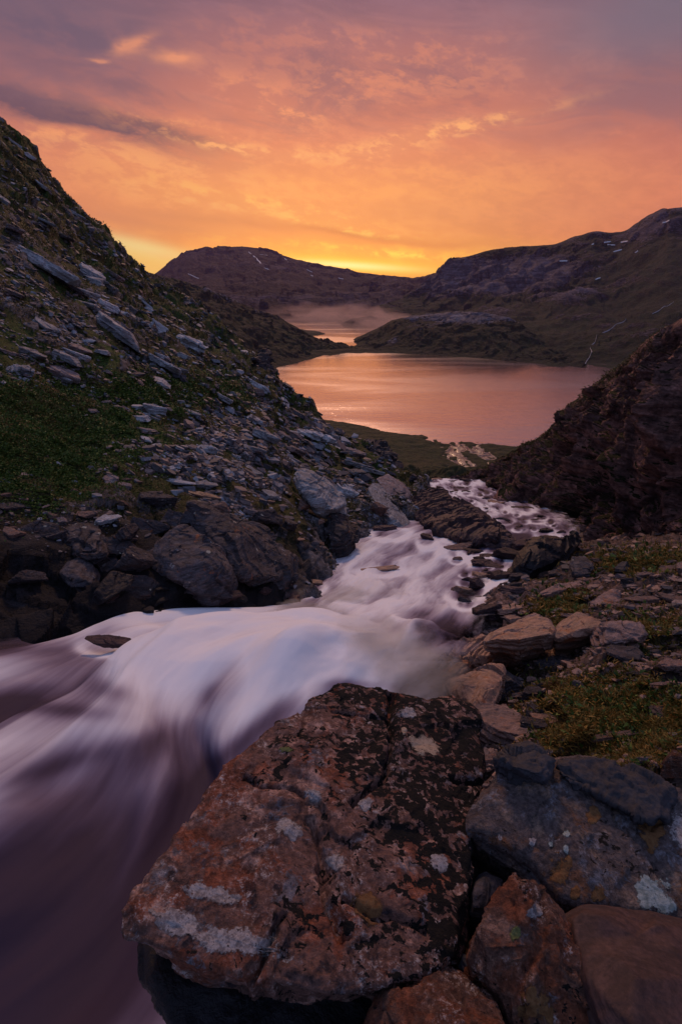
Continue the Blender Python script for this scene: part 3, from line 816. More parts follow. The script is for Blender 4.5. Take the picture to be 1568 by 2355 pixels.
# ------------------------------------------------------------------ right bank and ground under the boulders
Cg = [[(1270, 1252, 20), (1345, 1243, 19.5), (1420, 1240, 19), (1500, 1228, 18), (1568, 1214, 17.5), (1800, 1200, 14), (2300, 1200, 10)],
      [(1170, 1330, 12.0), (1250, 1302, 12.5), (1340, 1292, 12.2), (1440, 1280, 11.8), (1568, 1262, 11.2), (1800, 1255, 10), (2300, 1300, 7)],
      [(1110, 1425, 8.2), (1200, 1385, 8.4), (1300, 1368, 8.3), (1420, 1355, 8), (1568, 1340, 7.6), (1850, 1350, 6.5), (2400, 1400, 5)],
      [(1050, 1520, 6.4), (1150, 1482, 6.3), (1260, 1480, 5.9), (1400, 1455, 5.7), (1568, 1440, 5.5), (1900, 1450, 4.6), (2500, 1550, 3.4)],
      [(960, 1660, 4.6), (1100, 1640, 4.3), (1220, 1620, 3.9), (1400, 1575, 3.8), (1568, 1550, 3.8), (1950, 1600, 3.2), (2600, 1700, 2.4)],
      [(820, 1820, 3.3), (1050, 1780, 2.9), (1220, 1750, 2.6), (1400, 1705, 2.6), (1568, 1680, 2.55), (2050, 1750, 2), (2800, 1900, 1.6)],
      [(600, 2150, 2.0), (950, 2100, 1.8), (1200, 2080, 1.6), (1400, 2050, 1.5), (1568, 2000, 1.5), (2100, 2050, 1.3), (3000, 2200, 1.2)],
      [(300, 3000, 0.8), (900, 2900, 0.7), (1200, 2900, 0.65), (1400, 2900, 0.6), (1568, 2900, 0.55), (2400, 2900, 0.5), (3600, 2900, 0.5)]]
rows = [[at(*c) for c in r] for r in Cg]
last = np.array(rows[-1]); rows.append(last + (0, -4, 0.4)); 
C = np.array(rows)
C = np.concatenate([(C[:, :1] + np.array([-1.6, -0.4, -2.2])), C], axis=1)
bank = Patch(C, 560, 480)
P = bank.G
f1 = fbm(P * 0.5, 5); f2 = facets(P * (1.5, 1.5, 3)); f3 = facets(P * (4, 4, 8)); f4 = facets(P * (9, 9, 16))
n5 = sstep(bank.dep, 3, 12)
h = f1 * 0.25 + f2 * 0.16 + f3 * 0.055 + f4 * 0.02
bank.displace(h, 0.5)
gr = np.maximum.reduce([1.1 * np.exp(-(((bank.px - 1420) / 190) ** 2 + ((bank.py - 1655) / 90) ** 2) ** 1.5), 0.9 * np.exp(-((bank.px - 1480) / 120) ** 2 - ((bank.py - 1292) / 22) ** 2),
                        0.7 * np.exp(-((bank.px - 1290) / 60) ** 2 - ((bank.py - 1400) / 35) ** 2), 0.5 * np.exp(-((bank.px - 1480) / 70) ** 2 - ((bank.py - 1440) / 40) ** 2)])
rock = 0.62 + 0.25 * f1 + 0.2 * f3 - 0.95 * gr
tag(bank.build('riverbank', M_bank, {'rock': np.clip(rock, 0, 1.2)}), kind='structure')

# ------------------------------------------------------------------ stream
# surface laid in flow coordinates: s along the stream, c across
Lw = [(-12.0, 4.6), (-7.0, 4.7), (-420, 1545, 0), (-60, 1475, 0), (150, 1440, 0), (300, 1405, 0), (470, 1378, 0), (600, 1360, 0), (668, 1322, 0), (720, 1268, 0), (775, 1222, 0), (850, 1195, 0),
      (930, 1175, 0), (950, 1135, 0), (950, 1106, 0), (955, 1092, 0), (960, 1080, 0)]
Rw = [(-2.6, -4.5), (-1.0, -1.6), (-0.35, 0.3), (-0.15, 1.5), (720, 1900, 0), (900, 1750, 0), (1010, 1640, 0), (1080, 1540, 0), (1120, 1450, 0), (1170, 1390, 0), (1230, 1315, 0), (1310, 1270, 0),
      (1350, 1225, 0), (1300, 1180, 0), (1180, 1130, 0), (1130, 1098, 0), (1110, 1082, 0)]
Ygrid = np.concatenate([np.linspace(-8, 8, 1200), np.linspace(8.02, 60, 1500)]); Zgrid = zw(Ygrid)


def hit(px, py):
    d = ray(px, py)
    zr = d[2] / d[1] * Ygrid
    s_ = np.where((Ygrid > 0.3) & (zr < Zgrid + 0.0))[0]
    Y = Ygrid[s_[0]] if len(s_) else 50
    p = d * (Y / d[1]); p[2] = np.interp(Y, Ygrid, Zgrid)
    return p


wpt = lambda c: hit(c[0], c[1]) if len(c) == 3 else np.array([c[0], c[1], float(zw(c[1]))])
LwP = np.array([wpt(c) for c in Lw]); RwP = np.array([wpt(c) for c in Rw])
NS, NC = 1100, 420
# edges are resampled by distance from the upstream end, in log-like steps so near water is finer
tt = np.linspace(0, len(Lw) - 1, NS)
A = cr(LwP, tt); B = cr(RwP, tt)
cc = np.linspace(0, 1, NC)
G = A[:, None] * (1 - cc[None, :, None]) + B[:, None] * cc[None, :, None]
G[..., 2] = zw(G[..., 1])
# arc length along the middle
mid = G[:, NC // 2]; arc = np.concatenate([[0], np.cumsum(np.linalg.norm(np.diff(mid, axis=0), axis=1))])
wid = np.linalg.norm(B - A, axis=1)
Sg = arc[:, None] + 0 * cc[None]; Cc = (cc[None] - 0.5) * wid[:, None]
dist = G[..., 1]
near = sstep(-dist, -9, -5.5)
ppx, ppy, pdep = project(G)
# big soft surges stretched down the flow
F = np.stack([Sg * 0.33, Cc * 0.75, 0 * Sg], -1)
Wp = fbm(F * 0.8 + 9, 3)
F2 = F + np.stack([Wp * 0.3, Wp * 0.45, 0 * Wp], -1)
s1 = fbm(F2 * (1.0, 1.0, 1), 3, 0.4)
s2 = fbm(np.stack([Sg * 0.8, Cc * 2.6, 3 + 0 * Sg], -1) + Wp[..., None] * 0.5, 4, 0.5)
s3 = fbm(np.stack([Sg * 1.6, Cc * 8.0, 7 + 0 * Sg], -1) + Wp[..., None] * 0.7, 3, 0.5)
rap = fbm(np.stack([Sg * 0.30, Cc * 1.6, 5 + 0 * Sg], -1) + fbm(np.stack([Sg * 0.3, Cc * 0.3, 2 + 0 * Sg], -1), 3)[..., None] * 0.35, 5, 0.55)      # rapids further down
bl1 = 1 - np.abs(perlin(np.stack([Sg * 0.55 + 0.4 * Wp, Cc * 0.85 + 0.5 * Wp, 11 + 0 * Sg], -1))) * 2.2
bl2 = 1 - np.abs(perlin(np.stack([Sg * 1.1 + 0.5 * Wp, Cc * 1.9 + 0.6 * Wp, 21 + 0 * Sg], -1))) * 2.2
bl3 = 0.5 + 1.1 * fbm(np.stack([Sg * 0.50 + 0.35 * Wp, Cc * 0.95 + 0.4 * Wp, 41 + 0 * Sg], -1), 2, 0.4)
bill = bl3 + 0.0 * bl1
thr = fbm(np.stack([Sg * 0.9, Cc * 16, 31 + 0 * Sg], -1) + Wp[..., None] * 1.2, 3, 0.6)
crest = np.exp(-((ppx - 640) / 330) ** 2 - ((ppy - 1470) / 70) ** 2)
z = s1 * 0.22 * near + s2 * 0.02 * near + rap * 0.05 * (1 - near) + 0.22 * crest + (bill - 0.4) * (0.17 * near + 0.05)
G[..., 2] += z
ppx, ppy, pdep = project(G)


def gb(x, y, w, h, rot=0.0, p=1.0):
    dx = ppx - x; dy = ppy - y; c_, s_ = math.cos(rot), math.sin(rot)
    u = (dx * c_ + dy * s_) / w; v = (-dx * s_ + dy * c_) / h
    return np.exp(-(u * u + v * v) ** p)


foam = 0.50 + (0.36 * near + 0.18) * (bill - 0.4) + 0.045 * thr + 0.24 * s1 + 0.20 * s2 * near + 0.03 * s3 * near + 0.42 * rap * (1 - near)
foam += 0.50 * gb(640, 1470, 420, 85, 0.05) + 0.35 * gb(380, 1570, 170, 90, 0.3) + 0.30 * gb(880, 1560, 170, 110) + 0.25 * gb(560, 1640, 190, 60, -0.8)
foam += 0.35 * gb(850, 1320, 200, 80) + 0.15 * gb(1150, 1190, 220, 40)
foam += 0.26 * gb(60, 1560, 220, 30, 0.0) + 0.20 * gb(130, 1690, 230, 34, -0.2) + 0.16 * gb(80, 1830, 200, 30, -0.35)
foam -= 0.34 * gb(120, 1630, 150, 18, 0.1) + 0.42 * gb(340, 1720, 110, 40, -0.6) + 0.38 * gb(560, 1700, 130, 22, -0.75) + 0.22 * gb(130, 1760, 200, 22, -0.3)
foam -= 0.50 * gb(120, 2000, 440, 210, -0.4) + 0.60 * gb(150, 2280, 420, 200) + 0.25 * gb(40, 2250, 260, 220) + 0.35 * gb(900, 1500, 40, 50) * 0
foam += 0.30 * gb(330, 1500, 130, 40, 0.35) + 0.28 * gb(640, 1540, 60, 90, 0.6) + 0.25 * gb(880, 1500, 50, 90, 0.1) + 0.25 * gb(420, 1650, 40, 110, 0.75)
foam -= 0.30 * gb(530, 1580, 34, 80, 0.7) + 0.28 * gb(760, 1600, 30, 70, 0.5) + 0.35 * gb(250, 1585, 60, 26, 0.3) + 0.22 * gb(640, 1640, 30, 70, 0.7) + 0.2 * gb(960, 1430, 60, 30)
foam -= 0.55 * gb(1020, 1455, 75, 50) + 0.45 * gb(700, 1340, 60, 30) + 0.5 * gb(820, 1575, 60, 14) + 0.35 * gb(480, 1600, 45, 24, -0.9)
foam -= 0.45 * gb(0, 1490, 110, 22) + 0.35 * gb(420, 1385, 90, 14)
edgeC = np.minimum(cc, 1 - cc)[None] * wid[:, None]
alpha = sstep(edgeC / (0.12 + 0.05 * np.clip(dist, 1, 60) + 0.55 * near * gb(1000, 1560, 160, 150) + 0.35 * near * (ppy < 1520)) + 0.5 * s2, 0.1, 1.0)
# thin water lets the stones of the bed through between the white streaks in the rapids
thin = sstep(-foam, -0.44, -0.16) * (1 - near)
alpha = alpha * (1 - 0.75 * thin)
foam = np.clip(foam, 0, 1)


def stream_mat():
    m, t, bs, o = material('silky_water')
    f = t.attr('foam'); al = t.attr('cover')
    P = t.add('ShaderNodeTexCoord').outputs['Object']
    n = t.noise(P, 3.0, 3, 0.5)
    col = t.ramp(f, [(0.0, (0.030, 0.018, 0.036, 1)), (0.25, (0.095, 0.068, 0.12, 1)), (0.5, (0.29, 0.25, 0.34, 1)), (0.75, (0.62, 0.62, 0.69, 1)), (1.0, (0.88, 0.91, 0.96, 1))], 'B_SPLINE')
    t.put(bs.inputs['Base Color'], col)
    t.put(bs.inputs['Roughness'], t.m('MULTIPLY_ADD', f, 0.15, 0.78))
    bs.inputs['Specular IOR Level'].default_value = 0.25
    t.put(bs.inputs['Subsurface Weight'], t.m('MULTIPLY', f, 0.0))
    tr = t.add('ShaderNodeBsdfTransparent'); mx = t.add('ShaderNodeMixShader')
    t.put(mx.inputs[0], al); t.l.new(tr.outputs[0], mx.inputs[1]); t.l.new(bs.outputs[0], mx.inputs[2])
    t.l.new(mx.outputs[0], o.inputs[0])
    return m


M_stream = stream_mat()
STREAM = tag(mesh_obj('stream', G.reshape(-1, 3), grid_faces(NS, NC), M_stream, attrs={'foam': foam, 'cover': alpha}), kind='structure')
WETPOS = []
# rocky bed under it
Gb = G[::5, ::3].copy(); bedn = facets(Gb * (1.1, 1.1, 1.6)); 
Gb[..., 2] = zw(Gb[..., 1]) - 0.45 + bedn * (0.22 + 0.010 * Gb[..., 1]) - 1.0 * sstep(-Gb[..., 1], -9, -6)
tag(mesh_obj('stream_bed', Gb.reshape(-1, 3), grid_faces(*Gb.shape[:2]), M_wet), kind='structure')
STREAM_G, SPX, SPY = G, ppx, ppy


class WaterSpot:
    def find(s, px, py):
        p = hit(px, py); return p, np.array([0, 0, 1.0]), np.array([1.0, 0, 0]), project(p)[2]


# ------------------------------------------------------------------ rocks
_dg = bpy.context.evaluated_depsgraph_get()


def remesh(V, F, voxel):
    me = bpy.data.meshes.new('tmp'); me.from_pydata([tuple(v) for v in V], [], [tuple(f) for f in F]); me.update()
    o = bpy.data.objects.new('tmp', me); COL.objects.link(o)
    md = o.modifiers.new('r', 'REMESH'); md.mode = 'VOXEL'; md.voxel_size = voxel; md.adaptivity = 0
    dg = bpy.context.evaluated_depsgraph_get(); dg.update()
    e = o.evaluated_get(dg); m2 = e.to_mesh()
    n = len(m2.vertices); v = np.empty(n * 3, np.float32); m2.vertices.foreach_get('co', v)
    nn = np.empty(n * 3, np.float32); m2.vertices.foreach_get('normal', nn)
    k = len(m2.polygons); f = np.empty(k * 4, np.int32)
    lt = np.empty(k, np.int32); m2.polygons.foreach_get('loop_total', lt)
    if (lt == 4).all():
        m2.loops.foreach_get('vertex_index', f); f = f.reshape(-1, 4)
    else:
        f = [tuple(p.vertices) for p in m2.polygons]
    e.to_mesh_clear(); bpy.data.objects.remove(o); bpy.data.meshes.remove(me)
    return v.reshape(-1, 3).astype(float), nn.reshape(-1, 3).astype(float), f


def block(seed, dims=(1, 1, 0.4), cuts=9, lo=0.30, hi=0.5):
    """an angular block: a box cut by random planes"""
    r = random.Random(seed)
    bm = bmesh.new(); bmesh.ops.create_cube(bm, size=1.0)
    for k in range(cuts):
        a = r.uniform(0, 2 * math.pi); zc = r.gauss(0, 0.30)
        n = Vector((math.cos(a), math.sin(a), zc)).normalized()
        off = r.uniform(lo, hi)
        g = bm.verts[:] + bm.edges[:] + bm.faces[:]
        res = bmesh.ops.bisect_plane(bm, geom=g, plane_co=n * off, plane_no=n, clear_outer=True)
        ed = [e for e in res['geom_cut'] if isinstance(e, bmesh.types.BMEdge)]
        if ed: bmesh.ops.edgenet_fill(bm, edges=ed)
    bmesh.ops.recalc_face_normals(bm, faces=bm.faces[:])
    bm.verts.index_update()
    V = np.array([tuple(v.co) for v in bm.verts]) * np.array(dims)
    F = [[v.index for v in f.verts] for f in bm.faces]
    bm.free()
    return V, F


def rockify(V, N, size, seed, lay=0.03, fac=0.05, fine=0.012, laydir=(0.05, 0.1, 1), layf=9.0):
    Q = V / size + seed * 3.71
    ld_ = np.array(laydir, float); ld_ /= np.linalg.norm(ld_)
    w = fbm(Q * 1.2, 3)
    b = (Q @ ld_) * layf + w * 0.6
    def ledges(x, k):
        i = np.floor(x); f = x - i
        r = lambda j: _grad[(j.astype(np.int64) * 13 + k) & 4095][..., 0]
        return r(i) * (1 - sstep(f, 0.82, 1.0)) + r(i + 1) * sstep(f, 0.82, 1.0)
    brk = np.floor(3.0 * cells(Q * 1.7)[2] % 5)          # beds break off at different places
    L = ledges(b + brk * 0.31, 5) + 0.6 * ledges(b * 2.6 + brk, 77)
    side = np.clip(1 - np.abs(N @ ld_) ** 2, 0.12, 1)
    Qw = Q + 0.18 * fbm(Q * 2.0, 3)[:, None]
    h = L * lay * side + facets(Qw * 2.1) * fac + facets(Qw * 5.3) * fac * 0.4 + fbm(Q * 9, 5, 0.62) * fine
    return V + N * (h * size)[:, None]


ROCKS = {}


def rock_mesh(kind, k, mat):
    key = (kind, k, mat.name)
    if key in ROCKS: return ROCKS[key]
    if kind == 'slab': V, F = block(100 + k, (1.0, 0.72, 0.20), 5, 0.22, 0.50)
    elif kind == 'block': V, F = block(200 + k, (1.0, 0.8, 0.62), 6, 0.22, 0.50)
    elif kind == 'blade': V, F = block(300 + k, (1.0, 0.34, 0.16), 5, 0.24, 0.52)
    else: V, F = block(400 + k, (1.0, 0.85, 0.75), 16, 0.34, 0.46)
    v, n, f = remesh(V, F, 0.024)
    v = rockify(v, n, 1.0, k + {'slab': 1, 'block': 20, 'blade': 40}.get(kind, 60), 0.026, 0.045 if kind != 'slab' else 0.03, 0.010)
    o = mesh_obj('rock', v, f, mat, smooth=False)
    me = o.data; bpy.data.objects.remove(o)
    ROCKS[key] = me
    return me


def frame(n, t, tilt=0.0, yaw=0.0, roll=0.0):
    n = Vector(n).normalized(); t = Vector(t); t = (t - n * t.dot(n)).normalized()
    b = n.cross(t)
    M = Matrix((t, b, n)).transposed()
    return M @ Matrix.Rotation(yaw, 3, 'Z') @ Matrix.Rotation(tilt, 3, 'Y') @ Matrix.Rotation(roll, 3, 'X')


def put_rock(name, kind, k, mat, patch, px, py, w, hpx, label, group=None, yaw=0.0, tilt=0.0, roll=0.0, sink=0.25, upmix=0.4, cat='rock', thick=None, tdir=None):
    p, n, t, dep = patch.find(px, py)
    p = p.copy()
    if n[2] < 0: n = -n
    if isinstance(patch, WaterSpot): WETPOS.append((px, py, w, hpx))
    n = n * (1 - upmix) + np.array([0, 0, 1.0]) * upmix
    if tdir is not None: t = np.array(tdir, float)
    if abs(t[0]) < 1e-6 and abs(t[1]) < 1e-6: t = np.array([1.0, 0, 0])
    if t[0] < 0: t = -t
    me = rock_mesh(kind, k, mat)
    o = bpy.data.objects.new(name, me); COL.objects.link(o)
    wm = w * dep / FPX; hm = hpx * dep / FPX
    base = {'slab': (1.0, 0.72, 0.20), 'block': (1.0, 0.8, 0.62), 'blade': (1.0, 0.34, 0.16), 'round': (1.0, 0.85, 0.75)}[kind]
    vis = 0.75   # how much of depth + thickness shows as height
    sx = wm * 1.08
    sy = hm / (base[1] * 0.62 + base[2] * 0.6)
    sz = thick * hm / base[2] if thick else sy
    sx *= 1.0
    o.scale = (sx, sy, sz)
    Mx = frame(n, t, tilt, yaw, roll)
    o.rotation_euler = Mx.to_euler()
    off = Mx @ Vector((0, 0, base[2] * sz * (0.5 - sink)))
    o.location = Vector(p) + off
    tag(o, label, cat, group)
    return o


def hero(name, outline, anchors, drop, mat, label, voxel=0.014, lay=0.015, fac=0.02, fine=0.006, size=1.0, taper=0.9, laydir=(0, 0, 1), seed=1.0,
         bulge=0.05, cat='boulder', group=None, layf=10.0, cracks=(), below=0.0, cuts=9, cutd=(0.02, 0.085)):
    """a boulder whose top face has the given outline on the plane through three anchors and whose sides fall along 'drop' """
    A3 = [at(*a) - np.array([0, 0, below]) for a in anchors]
    voxel *= 0.62; lay *= 1.2
    n = np.cross(A3[1] - A3[0], A3[2] - A3[0]); n /= np.linalg.norm(n)
    if n[2] < 0: n = -n
    pts = np.array([d * ((A3[0] @ n) / (d @ n)) for d in (ray(a, b) for a, b in outline)])
    # finer outline
    k = len(pts); c = pts.mean(0)
    drop = np.array(drop, float)
    v0 = pts; m = len(pts)
    rn_ = np.random.default_rng(int(seed * 10))
    top_in = c + (pts - c) * 0.5 + n * bulge * (0.6 + 0.8 * rn_.random((m, 1)))
    top2 = c + (pts - c) * 0.955 + n * bulge * 0.2 + n * 0.012 * rn_.random((m, 1))
    mid_ = c + (pts - c) * (0.5 + taper * 0.5) * (1 + 0.05 * rn_.normal(size=(m, 1))) + drop * (0.45 + 0.2 * rn_.random((m, 1)))
    bot = c + (pts - c) * taper + drop
    V = np.concatenate([[c + n * bulge], top_in, top2, v0, mid_, bot, [c * 1 + drop]])
    F = []
    for i in range(m):
        j = (i + 1) % m
        F.append([0, 1 + i, 1 + j])
        for L in range(4):
            a = 1 + L * m
            F.append([a + i, a + m + i, a + m + j, a + j])
        F.append([1 + 4 * m + i, 1 + 5 * m, 1 + 4 * m + j])
    me = bpy.data.meshes.new('t'); me.from_pydata([tuple(v) for v in V], [], F)
    bm = bmesh.new(); bm.from_mesh(me); bmesh.ops.recalc_face_normals(bm, faces=bm.faces[:])
    # break the rim off along flat fracture planes
    for q_ in range(cuts):
        a_ = rn_.uniform(0, 2 * math.pi); e_ = rn_.uniform(0.25, 1.1)
        dn = Vector((math.cos(a_) * math.cos(e_), math.sin(a_) * math.cos(e_), math.sin(e_)))
        dts = np.sort(V[1 + m:1 + 4 * m] @ np.array(dn)); off = dts[-1] - (dts[-1] - dts[0]) * rn_.uniform(*cutd)
        res = bmesh.ops.bisect_plane(bm, geom=bm.verts[:] + bm.edges[:] + bm.faces[:], plane_co=dn * off, plane_no=dn, clear_outer=True)
        ed = [e for e in res['geom_cut'] if isinstance(e, bmesh.types.BMEdge)]
        if ed: bmesh.ops.edgenet_fill(bm, edges=ed)
    bmesh.ops.recalc_face_normals(bm, faces=bm.faces[:]); bmesh.ops.triangulate(bm, faces=bm.faces[:])
    bm.verts.index_update()
    V = [tuple(v.co) for v in bm.verts]; F = [[v.index for v in f.verts] for f in bm.faces]; bm.free(); bpy.data.meshes.remove(me)
    v, nn, f = remesh(V, F, voxel)
    v = rockify(v, nn, size, seed, lay, fac, fine, laydir, layf)
    for (x0, y0, x1, y1, dpt, wd) in cracks:      # joints cut into the top face, end points given on the face
        P0, P1 = (d * ((A3[0] @ n) / (d @ n)) for d in (ray(x0, y0), ray(x1, y1)))
        ab = P1 - P0; L2 = ab @ ab
        t_ = np.clip(((v - P0) @ ab) / L2, 0, 1)
        wob = fbm(v * 6, 3) * 0.03
        cdir = np.cross(ab / math.sqrt(L2), n)
        dd = np.abs((v - P0 - t_[:, None] * ab) @ cdir + wob) + 10 * np.maximum(0, np.abs(((v - P0) @ ab) / L2 - 0.5) - 0.5)
        depth_ok = np.abs((v - P0) @ n) < 0.25
        v = v - n * (dpt * np.exp(-(dd / wd) ** 2) * depth_ok)[:, None]
    o = mesh_obj(name, v, f, mat, centre=True, smooth=bool(np.linalg.norm(c) < 3.5))
    tag(o, label, cat, group)
    return o


q3 = lambda pts: [(815.4 + .48 * a, 1505 + .48 * b) for a, b in pts]     # from a detail view of the lower right corner
q5 = lambda pts: [(752.6 + .52 * a, 940.8 + .52 * b) for a, b in pts]

# --- the foreground boulders
big = [(268, 2095), (300, 2040), (345, 2010), (385, 1955), (430, 1880), (485, 1795), (540, 1740), (600, 1690), (645, 1660), (690, 1640), (715, 1605), (780, 1570), (830, 1578), (870, 1582),
       (930, 1600), (985, 1612), (1040, 1602), (1095, 1628), (1112, 1700), (1125, 1760), (1100, 1830), (1088, 1920), (1090, 2010), (1075, 2100), (1045, 2190), (985, 2225), (935, 2240), (870, 2262), (790, 2283), (735, 2278), (620, 2250), (480, 2215), (350, 2165), (280, 2148)]
HERO1 = hero('boulder', big, [(290, 2120, 0.86), (790, 1575, 2.05), (1060, 2150, 0.93)], (0.06, 0.20, -1.1), M_hero,
     'huge rust red boulder with black and white lichen beside the white water', voxel=0.011, lay=0.012, fac=0.024, fine=0.010, size=0.8, taper=0.80, bulge=0.04, laydir=(0.2, 0.35, 1), seed=2.0, cuts=6, cutd=(0.004, 0.022),
     cracks=[(905, 1595, 898, 1700, 0.06, 0.014), (898, 1700, 880, 1800, 0.05, 0.012), (880, 1800, 800, 1870, 0.04, 0.012), (650, 2110, 570, 2260, 0.05, 0.009), (715, 1890, 740, 2020, 0.05, 0.016), (740, 2020, 800, 2170, 0.05, 0.014), (1030, 1800, 1110, 1790, 0.06, 0.02), (980, 2140, 780, 2090, 0.03, 0.012), (560, 1790, 700, 1850, 0.03, 0.010), (760, 1640, 900, 1655, 0.025, 0.010)])
hero('boulder', [(275, 2165), (330, 2165), (480, 2230), (620, 2265), (760, 2300), (880, 2290), (1000, 2250), (1000, 2500), (760, 2560), (500, 2480), (400, 2360), (300, 2260)],
     [(290, 2120, 0.86), (790, 1575, 2.05), (1060, 2150, 0.93)], (0.12, 0.35, -0.6), M_black,  # black colour stands in for shade below the overhanging boulder
     'layered rock ledge coloured black as the shade under the huge rust red boulder', voxel=0.016, size=0.6, taper=0.9, lay=0.03, fac=0.015, seed=3.0, bulge=0.02, below=0.30)
right_b = q3([(540, 770), (590, 660), (640, 575), (700, 520), (830, 500), (960, 497), (1180, 505), (1300, 530), (1400, 575), (1500, 640), (1700, 720), (1750, 1350), (1568, 1290), (1430, 1252), (1240, 1215), (1080, 1225), (980, 1190), (900, 1100), (860, 1040), (760, 960), (640, 890), (565, 850)])
HERO2 = hero('boulder', right_b, [(1120, 1800, 1.45), (1540, 1830, 1.42), (1400, 2090, 1.02)], (0.05, 0.15, -0.8), M_hero2,
     'broad grey boulder with pale round lichens at the right edge', voxel=0.011, lay=0.010, fac=0.035, fine=0.010, size=0.8, taper=0.85, bulge=0.03, seed=5.0, cuts=7, cutd=(0.005, 0.03))
hero('boulder', q3([(690, 485), (730, 450), (800, 428), (880, 460), (962, 500), (955, 545), (920, 590), (860, 575), (740, 540), (700, 515)]),
     [(1150, 1735, 1.50), (1270, 1745, 1.50), (1240, 1785, 1.38)], (0.0, 0.04, -0.12), M_cap,
     'small dark blue slate slab lying on the left shoulder of the grey lichen boulder', voxel=0.008, size=0.35, lay=0.03, fac=0.06, fine=0.016, seed=6.0, bulge=0.015, cat='rock')
hero('boulder', q3([(985, 500), (1180, 500), (1320, 545), (1430, 590), (1510, 660), (1500, 745), (1440, 800), (1330, 760), (1200, 680), (1080, 620), (975, 590)]),
     [(1300, 1755, 1.50), (1520, 1800, 1.44), (1480, 1880, 1.28)], (0.0, 0.04, -0.14), M_cap,
     'long dark slate slab draped over the top of the grey lichen boulder', voxel=0.009, size=0.5, lay=0.03, fac=0.05, fine=0.014, seed=7.0, bulge=0.02, cat='rock')
HERO3 = hero('boulder', q3([(765, 1022), (800, 1050), (860, 1045), (905, 1110), (1000, 1240), (1100, 1370), (1230, 1500), (1345, 1670), (1500, 1900), (850, 2000), (720, 1760), (690, 1640), (620, 1530), (560, 1490), (530, 1400), (560, 1310), (640, 1200), (700, 1110)]),
     [(1190, 2005, 1.02), (1090, 2180, 0.84), (1400, 2330, 0.74)], (0.08, 0.06, -0.55), M_hero3,
     'pointed rust coloured boulder with grey lichen in front of the broad grey boulder', voxel=0.009, size=0.5, lay=0.012, fac=0.05, fine=0.012, seed=8.0, bulge=0.06)
hero('boulder', q3([(0, 1850), (90, 1720), (170, 1595), (210, 1592), (260, 1625), (330, 1545), (395, 1488), (470, 1470), (560, 1540), (640, 1600), (720, 1700), (800, 1900), (400, 2050)]),
     [(905, 2275, 0.80), (1040, 2215, 0.86), (1150, 2355, 0.68)], (0.0, 0.05, -0.5), M_hero3,
     'low brown boulder with two peaks at the bottom edge left of the pointed one', voxel=0.009, size=0.45, lay=0.02, fac=0.06, fine=0.012, seed=9.0, bulge=0.07)
hero('boulder', q3([(960, 1240), (1120, 1222), (1270, 1240), (1420, 1262), (1568, 1292), (1750, 1340), (1800, 1900), (1300, 1950), (1150, 1700), (1000, 1400)]),
     [(1330, 2095, 0.98), (1560, 2125, 0.97), (1450, 2300, 0.72)], (0.03, 0.05, -0.4), M_smooth,
     'smooth purplish brown banded rock in the bottom right corner', voxel=0.011, size=0.8, lay=0.008, fac=0.006, fine=0.002, seed=10.0, bulge=0.05)
hero('boulder', q3([(575, 1090), (600, 1058), (650, 1045), (705, 1080), (690, 1140), (620, 1210), (570, 1200)]),
     [(1095, 2010, 1.15), (1150, 2025, 1.15), (1110, 2080, 1.02)], (0.0, 0.05, -0.3), M_block,
     'small dark stone wedged in the gap behind the pointed boulder', voxel=0.008, size=0.3, seed=11.0, bulge=0.02, cat='rock')
hero('boulder', q3([(480, 1460), (510, 1425), (550, 1445), (600, 1520), (640, 1600), (560, 1560), (500, 1500)]),
     [(1050, 2200, 0.90), (1085, 2230, 0.86), (1090, 2270, 0.82)], (0.0, 0.03, -0.2), M_cap,
     'small blue grey stone between the two rust coloured boulders', voxel=0.007, size=0.2, seed=12.0, bulge=0.01, cat='rock')
# --- round lichens grown on the boulders
from mathutils.bvhtree import BVHTree


def lichen_mat(name, a, b_):
    m, t, bs, o = material(name)
    v = t.add('ShaderNodeTexCoord').outputs['Object']
    n = t.noise(v, 55, 6, 0.72); n2 = t.noise(v, 14, 8, 0.72)
    c = t.mix(t.step(n, 0.35, 0.65), a, b_)
    c = t.mix(t.step(n, 0.58, 0.66), c, (0.05, 0.04, 0.04, 1))
    t.put(bs.inputs['Base Color'], c); bs.inputs['Roughness'].default_value = 0.9; bs.inputs['Specular IOR Level'].default_value = 0.1
    t.put(bs.inputs['Normal'], t.bump(n, 1.0, 0.006))
    # the crust breaks up towards its rim
    e = t.m('ADD', t.attr('rim'), t.m('MULTIPLY', t.m('SUBTRACT', n2, 0.5), 3.4))
    e = t.m('ADD', e, t.m('MULTIPLY', t.m('SUBTRACT', n, 0.5), 1.0))
    k = t.step(e, 0.85, 0.62)
    tr = t.add('ShaderNodeBsdfTransparent'); mx = t.add('ShaderNodeMixShader')
    t.put(mx.inputs[0], k); t.l.new(tr.outputs[0], mx.inputs[1]); t.l.new(bs.outputs[0], mx.inputs[2]); t.l.new(mx.outputs[0], o.inputs[0])
    return m


L_cream = lichen_mat('cream_lichen', (0.24, 0.18, 0.13, 1), (0.42, 0.33, 0.25, 1))
L_blue = lichen_mat('blue_grey_lichen', (0.14, 0.125, 0.13, 1), (0.40, 0.37, 0.37, 1))
L_mint = lichen_mat('pale_green_lichen', (0.16, 0.20, 0.19, 1), (0.38, 0.43, 0.42, 1))
L_ochre = lichen_mat('ochre_lichen', (0.12, 0.058, 0.026, 1), (0.20, 0.11, 0.050, 1))
L_green = lichen_mat('yellow_green_lichen', (0.09, 0.10, 0.035, 1), (0.17, 0.17, 0.07, 1))
BVH = {}


